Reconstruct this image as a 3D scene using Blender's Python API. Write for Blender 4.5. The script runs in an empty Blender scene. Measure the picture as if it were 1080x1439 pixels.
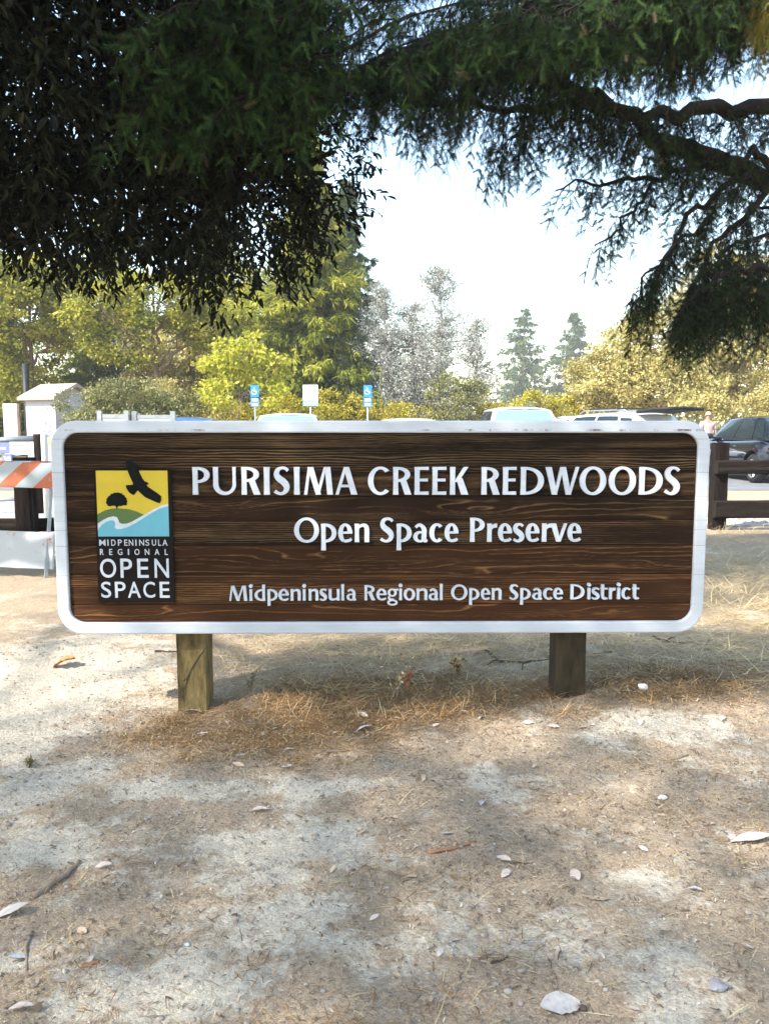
import bpy, bmesh, math, random
import numpy as np
from mathutils import Vector, Matrix
R = math.radians
random.seed(7)
rng = np.random.default_rng(11)
scene = bpy.context.scene
col = scene.collection

# ------------------------------------------------------------------ camera
CAM = np.array([0.0, 0.0, 1.2]); PITCH = R(6.0); FPX = 1081.0
cd = bpy.data.cameras.new('camera'); cam = bpy.data.objects.new('camera', cd); col.objects.link(cam)
cam.location = CAM; cam.rotation_euler = (R(90) - PITCH, 0, 0)
cd.sensor_fit = 'VERTICAL'; cd.sensor_height = 24.0; cd.lens = 24.0 * FPX / 1439.0
cd.clip_start = 0.05; cd.clip_end = 2000
scene.camera = cam

# ------------------------------------------------------------------ sky and sun
SUN_EL = R(43); SUN_AZ = math.atan2(-0.80, -0.60)          # direction towards the sun (x, y)
w = bpy.data.worlds.new('World'); scene.world = w; w.use_nodes = True
nt = w.node_tree; sky = nt.nodes.new('ShaderNodeTexSky'); sky.sky_type = 'NISHITA'; sky.sun_disc = False
sky.sun_elevation = SUN_EL; sky.sun_rotation = SUN_AZ % (2 * math.pi)
sky.air_density = 1.5; sky.dust_density = 0.8; sky.ozone_density = 1.0
bg = nt.nodes['Background']; nt.links.new(sky.outputs[0], bg.inputs[0]); bg.inputs[1].default_value = 0.15
sl = bpy.data.lights.new('sun', 'SUN'); sun = bpy.data.objects.new('sun', sl); col.objects.link(sun)
sl.energy = 3.6; sl.angle = R(1.0); sl.color = (1.0, 0.95, 0.87)
sdir = Vector((math.sin(SUN_AZ) * math.cos(SUN_EL), math.cos(SUN_AZ) * math.cos(SUN_EL), math.sin(SUN_EL)))
sun.rotation_euler = sdir.to_track_quat('Z', 'Y').to_euler(); sun.location = (-20, -15, 30)
vs = scene.view_settings; vs.view_transform = 'Standard'; vs.look = 'None'; vs.exposure = 1.78; vs.gamma = 1
scene.cycles.use_denoising = True
scene.cycles.max_bounces = 8; scene.cycles.volume_bounces = 1; scene.cycles.diffuse_bounces = 4; scene.cycles.transparent_max_bounces = 4

# ------------------------------------------------------------------ helpers
def ray(px, py):
    u = (px - 540.0) / FPX; v = (719.5 - py) / FPX
    return np.array([u, math.cos(PITCH) + v * math.sin(PITCH), -math.sin(PITCH) + v * math.cos(PITCH)])
def P(px, py, Y):
    d = ray(px, py); return CAM + d * (Y / d[1])

def lattice(n, seed):
    return np.random.default_rng(seed).random((n, n))
def vnoise(x, y, seed=0):
    n = 64; L = lattice(n, seed)
    x = np.asarray(x, float); y = np.asarray(y, float)
    xi = np.floor(x).astype(int); yi = np.floor(y).astype(int)
    fx = x - xi; fy = y - yi; fx = fx * fx * (3 - 2 * fx); fy = fy * fy * (3 - 2 * fy)
    a = L[xi % n, yi % n]; b = L[(xi + 1) % n, yi % n]; c = L[xi % n, (yi + 1) % n]; d = L[(xi + 1) % n, (yi + 1) % n]
    return (a * (1 - fx) + b * fx) * (1 - fy) + (c * (1 - fx) + d * fx) * fy
def fbm(x, y, seed=0, octv=4):
    s = 0; a = 0.5; t = 0
    for k in range(octv):
        s = s + a * vnoise(x * 2 ** k, y * 2 ** k, seed + k); t += a; a *= 0.5
    return s / t

def ground_z(x, y):
    x = np.asarray(x, float); y = np.asarray(y, float)
    near = 1 / (1 + np.exp((np.hypot(x, y - 3) - 6.5) * 1.5))
    z = (fbm(x * 0.5 + 9, y * 0.5 + 4, 3) - 0.5) * 0.07
    z = z + (fbm(x * 2.3 + 3, y * 2.3 + 1, 13) - 0.5) * 0.028 + (fbm(x * 9 + 3, y * 9 + 1, 23) - 0.5) * 0.020 + (fbm(x * 24 + 3, y * 24 + 1, 29, 2) - 0.5) * 0.010
    z = z + 0.10 * np.exp(-((x - 1.15) / 0.9) ** 2 - ((y - 3.5) / 0.75) ** 2) + 0.03 * np.exp(-((x + 0.4) / 0.5) ** 2 - ((y - 3.2) / 0.4) ** 2)
    return z * near
def G(px, py, it=4):
    d = ray(px, py); z = 0.0
    for _ in range(it):
        t = (z - CAM[2]) / d[2]; p = CAM + d * t; z = float(ground_z(p[0], p[1]))
    return np.array([p[0], p[1], z])

def link(o, parent=None):
    col.objects.link(o)
    if parent is not None: o.parent = parent
    return o
def tag(o, label=None, cat=None, group=None, kind=None):
    if label: o['label'] = label
    if cat: o['category'] = cat
    if group: o['group'] = group
    if kind: o['kind'] = kind
    return o
def thing(name, label, cat, loc=(0, 0, 0), rz=0.0, group=None):
    o = bpy.data.objects.new(name, None); o.empty_display_size = 0.2
    o.location = loc; o.rotation_euler = (0, 0, rz); link(o)
    return tag(o, label, cat, group)
def copy_tree(o, parent=None):
    c = o.copy(); col.objects.link(c)
    if parent is not None: c.parent = parent
    for ch in list(o.children): copy_tree(ch, c)
    return c
def arr_mesh(name, V, F, attrs=None, smooth=False):
    """V (n,3), F (m,k) arrays -> mesh"""
    V = np.ascontiguousarray(V, np.float32); F = np.ascontiguousarray(F, np.int32)
    me = bpy.data.meshes.new(name); m, k = F.shape
    me.vertices.add(len(V)); me.vertices.foreach_set('co', V.ravel())
    me.loops.add(m * k); me.loops.foreach_set('vertex_index', F.ravel())
    me.polygons.add(m); me.polygons.foreach_set('loop_start', np.arange(0, m * k, k, dtype=np.int32))
    me.update(calc_edges=True)
    if smooth: me.polygons.foreach_set('use_smooth', np.ones(m, bool))
    for a, vals in (attrs or {}).items():
        at = me.attributes.new(a, 'FLOAT', 'POINT'); at.data.foreach_set('value', np.ascontiguousarray(vals, np.float32))
    me.update(); return me
def arr_obj(name, V, F, m, parent=None, attrs=None, smooth=False):
    me = arr_mesh(name, V, F, attrs, smooth); me.materials.append(m)
    return link(bpy.data.objects.new(name, me), parent)

class MB:
    def __init__(s): s.v = []; s.f = []
    def add(s, V, F):
        b = len(s.v); s.v += [tuple(float(c) for c in p) for p in V]; s.f += [tuple(i + b for i in f) for f in F]; return s
    def box(s, c, d, rot=None):
        V = [Vector((sx * d[0] / 2, sy * d[1] / 2, sz * d[2] / 2)) for sx in (-1, 1) for sy in (-1, 1) for sz in (-1, 1)]
        if rot is not None: V = [rot @ v for v in V]
        V = [v + Vector(c) for v in V]
        return s.add(V, [(0, 1, 3, 2), (4, 6, 7, 5), (0, 4, 5, 1), (2, 3, 7, 6), (0, 2, 6, 4), (1, 5, 7, 3)])
    def tube(s, pts, rad, n=8, cap=True):
        pts = [Vector(p) for p in pts]
        if not hasattr(rad, '__len__'): rad = [rad] * len(pts)
        rings = []; up = Vector((0.13, 0.21, 0.97))
        for i, p in enumerate(pts):
            t = (pts[min(i + 1, len(pts) - 1)] - pts[max(i - 1, 0)]).normalized()
            a = t.cross(up)
            if a.length < 1e-3: a = t.cross(Vector((1, 0, 0)))
            a.normalize(); b = t.cross(a)
            rings.append([p + (a * math.cos(2 * math.pi * k / n) + b * math.sin(2 * math.pi * k / n)) * rad[i] for k in range(n)])
        V = [v for r in rings for v in r]; F = []
        for i in range(len(pts) - 1):
            for k in range(n):
                F.append((i * n + k, i * n + (k + 1) % n, (i + 1) * n + (k + 1) % n, (i + 1) * n + k))
        if cap: F += [tuple(range(n - 1, -1, -1)), tuple(range((len(pts) - 1) * n, len(pts) * n))]
        return s.add(V, F)
    def prism(s, poly, y0, y1):
        """polygon in (x,z), extruded from front y0 to back y1"""
        n = len(poly); V = [(p[0], y0, p[1]) for p in poly] + [(p[0], y1, p[1]) for p in poly]
        F = [tuple(range(n)), tuple(range(2 * n - 1, n - 1, -1))] + [(i, i + n, (i + 1) % n + n, (i + 1) % n) for i in range(n)]
        return s.add(V, F)
    def loft(s, rings, closed=True, cap=True):
        n = len(rings[0]); V = [v for r in rings for v in r]; F = []
        for i in range(len(rings) - 1):
            for k in range(n if closed else n - 1):
                F.append((i * n + k, i * n + (k + 1) % n, (i + 1) * n + (k + 1) % n, (i + 1) * n + k))
        if cap: F += [tuple(range(n - 1, -1, -1)), tuple(range((len(rings) - 1) * n, len(rings) * n))]
        return s.add(V, F)
    def mesh(s, name, m, smooth=False, fix=True):
        me = bpy.data.meshes.new(name); me.from_pydata(s.v, [], s.f); me.materials.append(m)
        if fix:
            bm = bmesh.new(); bm.from_mesh(me); bmesh.ops.recalc_face_normals(bm, faces=bm.faces); bm.to_mesh(me); bm.free()
        if smooth: me.polygons.foreach_set('use_smooth', np.ones(len(me.polygons), bool))
        me.update(); return me
    def build(s, name, m, parent=None, smooth=False, bevel=0, fix=True):
        o = link(bpy.data.objects.new(name, s.mesh(name, m, smooth, fix)), parent)
        if bevel:
            b = o.modifiers.new('bevel', 'BEVEL'); b.width = bevel; b.segments = 2; b.limit_method = 'ANGLE'
        return o

# ------------------------------------------------------------------ materials
def newmat(name):
    m = bpy.data.materials.new(name); m.use_nodes = True
    return m, m.node_tree, m.node_tree.nodes['Principled BSDF']
def nd(t, typ, **kw):
    n = t.nodes.new(typ)
    for k, v in kw.items():
        if k in n.inputs: n.inputs[k].default_value = v
        else: setattr(n, k, v)
    return n
def ramp(t, stops, fac=None):
    n = t.nodes.new('ShaderNodeValToRGB'); e = n.color_ramp.elements
    while len(e) < len(stops): e.new(0.5)
    for i, (p, c) in enumerate(stops): e[i].position = p; e[i].color = (*c, 1) if len(c) == 3 else c
    if fac is not None: t.links.new(fac, n.inputs[0])
    return n
def mixc(t, fac, a, b, mode='MIX'):
    n = t.nodes.new('ShaderNodeMix'); n.data_type = 'RGBA'; n.blend_type = mode
    for s, v in ((0, fac), (6, a), (7, b)):
        if isinstance(v, (int, float)): n.inputs[s].default_value = v
        elif isinstance(v, tuple): n.inputs[s].default_value = (*v, 1)
        else: t.links.new(v, n.inputs[s])
    return n.outputs[2]
def math_n(t, op, a, b=None):
    n = t.nodes.new('ShaderNodeMath'); n.operation = op
    for i, v in enumerate((a, b)):
        if v is None: continue
        if isinstance(v, (int, float)): n.inputs[i].default_value = v
        else: t.links.new(v, n.inputs[i])
    return n.outputs[0]
def noise(t, scale, detail=4, rough=0.55, vec=None, coord='Object', stretch=None):
    tc = t.nodes.new('ShaderNodeTexCoord'); v = vec or tc.outputs[coord]
    if stretch:
        mp = t.nodes.new('ShaderNodeMapping'); mp.inputs['Scale'].default_value = stretch; t.links.new(v, mp.inputs[0]); v = mp.outputs[0]
    n = nd(t, 'ShaderNodeTexNoise', Scale=scale, Detail=detail, Roughness=rough); t.links.new(v, n.inputs['Vector'])
    return n.outputs['Fac']
def bump(t, b, h, strength, dist=0.01):
    n = nd(t, 'ShaderNodeBump', Strength=strength, Distance=dist); t.links.new(h, n.inputs['Height']); t.links.new(n.outputs[0], b.inputs['Normal'])
def simple(name, c, rough=0.6, var=0.25, scale=8, metal=0.0, bstr=0.2, bscale=60, stretch=None, spec=0.2, coat=0.0):
    m, t, b = newmat(name)
    f = noise(t, scale, 6, 0.65, stretch=stretch)
    lo = tuple(x * (1 - var) for x in c); hi = tuple(min(1, x * (1 + var)) for x in c)
    r = ramp(t, [(0.3, lo), (0.7, hi)], f); t.links.new(r.outputs[0], b.inputs['Base Color'])
    b.inputs['Roughness'].default_value = rough; b.inputs['Metallic'].default_value = metal
    b.inputs['Specular IOR Level'].default_value = spec; b.inputs['Coat Weight'].default_value = coat
    if bstr: bump(t, b, noise(t, bscale, 5, stretch=stretch), bstr, 0.004)
    return m
def foliage(name, stops, trans=0.3, rough=0.5, spec=0.3):
    m, t, b = newmat(name)
    a = nd(t, 'ShaderNodeAttribute', attribute_name='var')
    r = ramp(t, stops, a.outputs['Fac']); t.links.new(r.outputs[0], b.inputs['Base Color'])
    b.inputs['Roughness'].default_value = rough; b.inputs['Specular IOR Level'].default_value = spec
    tr = t.nodes.new('ShaderNodeBsdfTranslucent'); t.links.new(r.outputs[0], tr.inputs[0])
    mx = nd(t, 'ShaderNodeMixShader'); mx.inputs[0].default_value = trans
    t.links.new(b.outputs[0], mx.inputs[1]); t.links.new(tr.outputs[0], mx.inputs[2])
    t.links.new(mx.outputs[0], t.nodes['Material Output'].inputs[0])
    return m
M = {}
def mat_ground():
    m, t, b = newmat('dusty_ground')
    a = nd(t, 'ShaderNodeAttribute', attribute_name='dust').outputs['Fac']
    red = nd(t, 'ShaderNodeAttribute', attribute_name='duff').outputs['Fac']
    n1 = noise(t, 5, 8, 0.7); n2 = noise(t, 38, 8, 0.75); n3 = noise(t, 260, 4, 0.7); n4 = noise(t, 120, 6, 0.75)
    mixv = math_n(t, 'ADD', a, math_n(t, 'MULTIPLY', math_n(t, 'SUBTRACT', n2, 0.5), 0.9))
    mixv = math_n(t, 'ADD', mixv, math_n(t, 'MULTIPLY', math_n(t, 'SUBTRACT', n1, 0.5), 0.5))
    dust = ramp(t, [(0.25, (0.42, 0.355, 0.275)), (0.6, (0.58, 0.50, 0.40)), (0.85, (0.69, 0.615, 0.51))], n4)
    soil = ramp(t, [(0.25, (0.22, 0.15, 0.095)), (0.5, (0.39, 0.29, 0.20)), (0.75, (0.53, 0.425, 0.31))], n3)
    duffc = ramp(t, [(0.3, (0.11, 0.065, 0.032)), (0.55, (0.24, 0.145, 0.068)), (0.8, (0.37, 0.26, 0.135))], n4)
    c = mixc(t, ramp(t, [(0.38, (0, 0, 0)), (0.62, (1, 1, 1))], mixv).outputs[0], soil.outputs[0], dust.outputs[0])
    c = mixc(t, ramp(t, [(0.35, (0, 0, 0)), (0.75, (1, 1, 1))], math_n(t, 'ADD', red, math_n(t, 'MULTIPLY', math_n(t, 'SUBTRACT', n2, 0.5), 0.9))).outputs[0], c, duffc.outputs[0])
    tcv = t.nodes.new('ShaderNodeTexCoord'); crumbs = []
    for sc_, lo_, hi_ in ((34, .93, 1.06), (95, .84, 1.12), (210, .86, 1.12)):
        vo = nd(t, 'ShaderNodeTexVoronoi', Scale=sc_); t.links.new(tcv.outputs['Object'], vo.inputs['Vector']); sx = t.nodes.new('ShaderNodeSeparateColor'); t.links.new(vo.outputs['Color'], sx.inputs[0])
        g = ramp(t, [(0, (lo_,) * 3), (1, (hi_, hi_, hi_ * .98))], sx.outputs[0]); c = mixc(t, 1.0, c, g.outputs[0], 'MULTIPLY'); crumbs.append(vo.outputs['Distance'])
    t.links.new(c, b.inputs['Base Color']); b.inputs['Roughness'].default_value = 0.95; b.inputs['Specular IOR Level'].default_value = 0.15
    h = math_n(t, 'SUBTRACT', math_n(t, 'ADD', n4, math_n(t, 'MULTIPLY', n3, 0.5)), math_n(t, 'MULTIPLY', crumbs[1], 0.35)); bump(t, b, h, 0.8, 0.012)
    return m
M['ground'] = mat_ground()
def mat_wood():
    m, t, b = newmat('sandblasted_redwood')
    rd = nd(t, 'ShaderNodeAttribute', attribute_name='ridge').outputs['Fac']
    oi = t.nodes.new('ShaderNodeObjectInfo').outputs['Random']
    lo = nd(t, 'ShaderNodeAttribute', attribute_name='warm').outputs['Fac']
    fine = noise(t, 30, 6, 0.7, stretch=(0.6, 1, 14)); blot = noise(t, 4, 4, 0.6, stretch=(1, 1, 4))
    dark = mixc(t, lo, (0.009, 0.0055, 0.0032), (0.045, 0.018, 0.007))
    light = mixc(t, lo, (0.140, 0.086, 0.040), (0.285, 0.130, 0.046))
    f = math_n(t, 'ADD', math_n(t, 'MULTIPLY', rd, 0.75), math_n(t, 'MULTIPLY', math_n(t, 'SUBTRACT', fine, 0.5), 0.55))
    f = math_n(t, 'ADD', f, math_n(t, 'MULTIPLY', math_n(t, 'SUBTRACT', blot, 0.5), 0.45))
    c = mixc(t, ramp(t, [(0.18, (0, 0, 0)), (0.85, (1, 1, 1))], f).outputs[0], dark, light)
    t.links.new(c, b.inputs['Base Color']); b.inputs['Roughness'].default_value = 0.85; b.inputs['Specular IOR Level'].default_value = 0.10
    bump(t, b, fine, 0.5, 0.004); return m
M['wood'] = mat_wood()
SEAMS = []                                                  # filled with sign heights later
def mat_frame(seams, ztop):
    m, t, b = newmat('weathered_white_paint')
    tc = t.nodes.new('ShaderNodeTexCoord'); sp = t.nodes.new('ShaderNodeSeparateXYZ'); t.links.new(tc.outputs['Object'], sp.inputs[0])
    z = sp.outputs[2]; wob = math_n(t, 'MULTIPLY', math_n(t, 'SUBTRACT', noise(t, 9, 3), 0.5), 0.004); z2 = math_n(t, 'ADD', z, wob)
    tot = None
    for k, s in enumerate(seams):
        wdt = (0.0005, 0.0010, 0.0007)[k % 3]
        v = math_n(t, 'LESS_THAN', math_n(t, 'ABSOLUTE', math_n(t, 'SUBTRACT', z2, s)), wdt)
        tot = v if tot is None else math_n(t, 'MAXIMUM', tot, v)
    crackn = ramp(t, [(0.30, (0, 0, 0)), (0.42, (1, 1, 1))], noise(t, 5, 3)).outputs[0]
    tot = math_n(t, 'MULTIPLY', math_n(t, 'MULTIPLY', tot, crackn), 0.75)
    band = math_n(t, 'LESS_THAN', math_n(t, 'ABSOLUTE', math_n(t, 'SUBTRACT', z2, ztop - 0.038)), 0.0042)
    chips = ramp(t, [(0.50, (0, 0, 0)), (0.60, (1, 1, 1))], noise(t, 14, 5, 0.7, stretch=(1, 1, 0.4))).outputs[0]
    gate = ramp(t, [(0.48, (0, 0, 0)), (0.56, (1, 1, 1))], noise(t, 2.3, 2)).outputs[0]
    tot = math_n(t, 'MAXIMUM', tot, math_n(t, 'MULTIPLY', math_n(t, 'MULTIPLY', band, chips), gate))
    edgewear = ramp(t, [(0.66, (0, 0, 0)), (0.72, (1, 1, 1))], noise(t, 22, 7, 0.78, stretch=(0.35, 1, 1.8))).outputs[0]
    tot = math_n(t, 'MAXIMUM', tot, math_n(t, 'MULTIPLY', edgewear, 0.6))
    n = ramp(t, [(0.3, (0.37, 0.385, 0.41)), (0.65, (0.465, 0.48, 0.51))], noise(t, 7, 6, 0.7, stretch=(0.5, 1, 3))).outputs[0]
    t.links.new(mixc(t, tot, n, (0.12, 0.095, 0.085)), b.inputs['Base Color'])
    b.inputs['Roughness'].default_value = 0.5
    bump(t, b, noise(t, 45, 5, stretch=(0.3, 1, 6)), 0.25, 0.003); return m
M['letter'] = simple('letter_white_paint', (0.48, 0.495, 0.525), 0.6, 0.13, 30, bstr=0.3)
M['plaque'] = simple('plaque_black_brown', (0.012, 0.009, 0.008), 0.9, 0.25, 12, bstr=0.25, spec=.08)
M['yellow'] = simple('logo_yellow', (0.50, 0.355, 0.026), 0.5, 0.06, 14, bstr=0.1)
M['green'] = simple('logo_green', (0.075, 0.125, 0.038), 0.5, 0.06, 14, bstr=0.1)
M['teal'] = simple('logo_teal', (0.115, 0.335, 0.40), 0.5, 0.06, 14, bstr=0.1)
M['black'] = simple('logo_black', (0.008, 0.0075, 0.0075), 0.9, 0.1, 14, bstr=0.1, spec=.08)
M['post'] = simple('weathered_green_brown_post', (0.120, 0.086, 0.035), 0.9, 0.7, 9, bstr=0.8, bscale=40, stretch=(3, 3, 0.8))
M['postshade'] = simple('weathered_post_shaded', (0.034, 0.025, 0.014), 0.95, 0.6, 7, bstr=0.8, bscale=40, stretch=(3, 3, 0.8))  # darker copy of the post timber; tree shade put into the colour
M['fence'] = simple('stained_timber_shaded', (0.016, 0.0105, 0.0075), 0.95, 0.5, 6, bstr=0.9, bscale=30, stretch=(1, 4, 4))  # rail brown lowered further to stand in for shade over the fence
M['fencepost'] = simple('stained_post_shaded', (0.010, 0.006, 0.0045), 0.95, 0.5, 6, bstr=0.9, bscale=30, stretch=(4, 4, 1))  # same for the posts: shade is painted into this near-black brown
M['bark'] = simple('dark_bark', (0.018, 0.0135, 0.011), 0.95, 0.5, 6, bstr=1.0, bscale=18, stretch=(2, 2, 0.6))
M['barkpale'] = simple('pale_bark', (0.26, 0.21, 0.16), 0.95, 0.4, 5, bstr=0.8, bscale=18, stretch=(2, 2, 0.6))
M['barkbrown'] = simple('brown_bark', (0.16, 0.105, 0.065), 0.95, 0.4, 5, bstr=0.8, bscale=18, stretch=(2, 2, 0.6))
M['barkgrey'] = simple('grey_lichen_bark', (0.25, 0.245, 0.22), 0.95, 0.3, 5, bstr=0.5)
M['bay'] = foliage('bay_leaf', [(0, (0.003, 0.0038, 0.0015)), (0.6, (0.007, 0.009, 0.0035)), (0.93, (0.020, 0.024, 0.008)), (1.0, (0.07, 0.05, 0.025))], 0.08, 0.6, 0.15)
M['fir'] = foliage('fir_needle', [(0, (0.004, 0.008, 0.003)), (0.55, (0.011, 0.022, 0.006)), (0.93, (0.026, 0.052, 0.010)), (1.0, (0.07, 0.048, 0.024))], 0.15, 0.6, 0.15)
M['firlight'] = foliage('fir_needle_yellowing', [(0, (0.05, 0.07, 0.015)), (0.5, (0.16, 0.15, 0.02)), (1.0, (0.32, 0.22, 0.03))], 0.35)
M['conifer'] = foliage('conifer_green', [(0, (0.06, 0.085, 0.012)), (0.5, (0.26, 0.28, 0.03)), (1.0, (0.54, 0.50, 0.08))], 0.42)
M['coniferdark'] = foliage('conifer_blue_green', [(0, (0.05, 0.085, 0.035)), (0.5, (0.11, 0.155, 0.055)), (1.0, (0.20, 0.24, 0.08))], 0.3)
M['oakgreen'] = foliage('mixed_oak_green', [(0, (0.06, 0.075, 0.012)), (0.45, (0.28, 0.285, 0.03)), (1.0, (0.60, 0.52, 0.07))], 0.45)
M['maple'] = foliage('maple_yellow_green', [(0, (0.28, 0.29, 0.03)), (0.6, (0.52, 0.50, 0.055)), (1.0, (0.70, 0.60, 0.09))], 0.5)
M['golden'] = foliage('golden_leaf', [(0, (0.22, 0.175, 0.055)), (0.5, (0.48, 0.41, 0.14)), (1.0, (0.68, 0.60, 0.25))], 0.4)
M['yellowshrub'] = foliage('yellow_shrub', [(0, (0.20, 0.17, 0.02)), (0.6, (0.42, 0.36, 0.035)), (1.0, (0.55, 0.45, 0.06))], 0.35)
M['olive'] = foliage('olive_shrub', [(0, (0.10, 0.105, 0.035)), (0.6, (0.22, 0.215, 0.075)), (1.0, (0.33, 0.30, 0.11))], 0.3)
M['lichen'] = foliage('grey_lichen', [(0, (0.24, 0.24, 0.20)), (0.5, (0.39, 0.385, 0.34)), (1.0, (0.52, 0.505, 0.45))], 0.3, 0.9)
M['steel'] = simple('galvanised_steel', (0.30, 0.32, 0.34), 0.45, 0.15, 10, metal=0.6, bstr=0.1)
M['asphalt'] = simple('sunlit_asphalt', (0.16, 0.16, 0.165), 0.9, 0.25, 2, bstr=0.6, bscale=200)
M['gravel'] = simple('gravel_shoulder', (0.34, 0.32, 0.29), 0.95, 0.4, 14, bstr=1.0, bscale=40)
M['tyre'] = simple('tyre_rubber', (0.018, 0.018, 0.019), 0.85, 0.2, 20)
M['rim'] = simple('alloy_rim', (0.62, 0.63, 0.65), 0.3, 0.08, 20, metal=0.8, bstr=0)
M['darkplastic'] = simple('black_plastic', (0.02, 0.02, 0.022), 0.6, 0.2, 20)
M['whitepanel'] = simple('white_panel', (0.52, 0.53, 0.54), 0.55, 0.07, 5, bstr=0.1)
M['blue'] = simple('sign_blue', (0.035, 0.22, 0.52), 0.5, 0.08, 10, bstr=0)
M['purpleblue'] = simple('faded_blue_sign', (0.16, 0.19, 0.36), 0.55, 0.12, 10, bstr=0)
M['signwhite'] = simple('sign_white', (0.80, 0.80, 0.80), 0.5, 0.05, 10, bstr=0)
def glassmat():
    m, t, b = newmat('car_glass'); b.inputs['Base Color'].default_value = (0.30, 0.40, 0.46, 1); b.inputs['Metallic'].default_value = .55; b.inputs['Roughness'].default_value = 0.05  # pale blue base and metal stand in for sky reflected in the windshields
    b.inputs['Specular IOR Level'].default_value = 0.9; return m
M['glass'] = glassmat()
M['side_glass'] = simple('dark_side_glass', (.012, .02, .022), .08, .1, 2, metal=0, bstr=0, spec=.35)
def paint(name, c, metal=0.2, rough=0.25):
    return simple(name, c, rough, 0.03, 3, metal=metal, bstr=0, coat=0.6)

# ================================================================== SETTING
def graded(lo, hi, step, far_lo, far_hi):
    core = list(np.arange(lo, hi + 1e-6, step)); out = []
    s = step; p = hi
    while p < far_hi: s *= 1.16; p += s; out.append(p)
    low = []; s = step; p = lo
    while p > far_lo: s *= 1.16; p -= s; low.append(p)
    return np.array(low[::-1] + core + out)
gx = graded(-2.4, 2.4, 0.02, -480, 480); gy = graded(0.9, 4.6, 0.02, -150, 780)
X, Y = np.meshgrid(gx, gy, indexing='xy'); Z = ground_z(X, Y)
V = np.stack([X, Y, Z], -1).reshape(-1, 3); nx, ny = len(gx), len(gy)
ii, jj = np.meshgrid(np.arange(nx - 1), np.arange(ny - 1)); a = (jj * nx + ii).ravel()
F = np.stack([a, a + 1, a + nx + 1, a + nx], -1)
def blobfield(blobs, X, Y):
    s = np.zeros_like(X)
    for px, py, rx, ry, amp in blobs:
        p = G(px, py); q = G(px + rx, py); r2 = G(px, py - ry)
        sx = max(0.05, abs(q[0] - p[0])); sy = max(0.05, abs(r2[1] - p[1]))
        s = s + amp * np.exp(-((X - p[0]) / sx) ** 2 - ((Y - p[1]) / sy) ** 2)
    return s
DUST = [(120, 940, 130, 45, .75), (40, 1000, 90, 40, .5), (60, 1100, 110, 50, .55), (250, 1105, 130, 30, .4), (450, 1105, 60, 16, .6), (680, 1090, 60, 30, .5),
        (940, 1015, 80, 20, .6), (380, 1200, 110, 60, .6), (90, 1190, 110, 30, .5), (430, 1290, 170, 40, .4), (240, 1370, 160, 50, .35), (900, 1240, 60, 25, .55), (960, 1300, 110, 40, .3), (660, 1330, 150, 25, .4),
        (960, 1400, 130, 40, .5), (640, 1270, 60, 25, .3), (500, 1180, 70, 30, .35), (750, 1020, 40, 20, .2), (620, 1180, 100, 30, -.15)]
DUFF = [(420, 985, 150, 40, .75), (560, 975, 140, 35, .8), (240, 1030, 90, 28, .5), (330, 1050, 120, 30, .4), (700, 985, 110, 30, .5), (900, 965, 140, 28, .75), (1010, 950, 120, 25, .6),
        (1000, 1110, 120, 50, .25), (800, 1150, 160, 50, .25), (560, 1240, 120, 40, .25), (730, 1320, 110, 35, .3), (520, 1420, 140, 30, .3), (100, 1240, 110, 35, .3), (180, 1350, 110, 40, .25), (1040, 1200, 60, 40, .25), (480, 1060, 120, 30, .3)]
dust = 0.26 + blobfield(DUST, X, Y) + (fbm(X * 1.1 + 5, Y * 1.1, 40) - .5) * 0.5 + (fbm(X * 5 + 5, Y * 8, 44) - .5) * 0.75 + (fbm(X * 17 + 5, Y * 26, 47, 3) - .5) * 0.55
duff = -0.05 + blobfield(DUFF, X, Y) + (fbm(X * 1.7 + 5, Y * 1.7, 50) - .5) * 0.35 + (fbm(X * 7 + 5, Y * 10, 54) - .5) * 0.7
ground = arr_obj('ground', V, F, M['ground'], attrs={'dust': np.clip(dust, 0, 1).ravel(), 'duff': np.clip(duff, 0, 1).ravel()}, smooth=True)
tag(ground, kind='structure')
def sheet(name, pts, z, m):
    o = MB().add([(x, y, z) for x, y in pts], [tuple(range(len(pts)))]).build(name, m, fix=False); return tag(o, kind='structure')
sheet('gravel_path', [(-30, 10.2), (2, 10.2), (4, 9.7), (8, 9.6), (30, 9.8), (30, 13.3), (-30, 13.3)], 0.006, M['gravel'])
sheet('parking_lot', [(-40, 15.6), (30, 15.6), (30, 29), (-40, 29)], 0.008, M['asphalt'])

# ================================================================== SIGN
YAW = R(0.65); SO = np.array([0.0, 3.10, 0.0])
E = np.array([math.cos(YAW), math.sin(YAW), 0]); N = np.array([math.sin(YAW), -math.cos(YAW), 0])
def S(px, py):
    d = ray(px, py); t = ((SO - CAM) @ N) / (d @ N); p = CAM + d * t
    return float((p - SO) @ E), float(p[2])
sign = thing('entrance_sign', 'long brown carved wooden entrance sign with white rounded border and raised white lettering', 'sign', SO, YAW)
xl = (S(72, 640)[0] + S(80, 850)[0]) / 2; xr = (S(998, 640)[0] + S(987, 850)[0]) / 2
zt = S(535, 591)[1]; zb = S(535, 890.5)[1]
RIM = 0.049
def rrect(x0, x1, z0, z1, r, n=9):
    out = []
    for cx, cz, a0 in ((x1 - r, z1 - r, 0), (x0 + r, z1 - r, 90), (x0 + r, z0 + r, 180), (x1 - r, z0 + r, 270)):
        for k in range(n): a = R(a0 + 90 * k / (n - 1)); out.append((cx + r * math.cos(a), cz + r * math.sin(a)))
    return out
def ring(ins, y, r): return [(x, y, z) for x, z in rrect(xl + ins, xr - ins, zb + ins, zt - ins, r)]
seam_py = [631, 664, 698, 732, 767, 808, 850]
seam_z = [S(535, p)[1] for p in seam_py]
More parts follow.
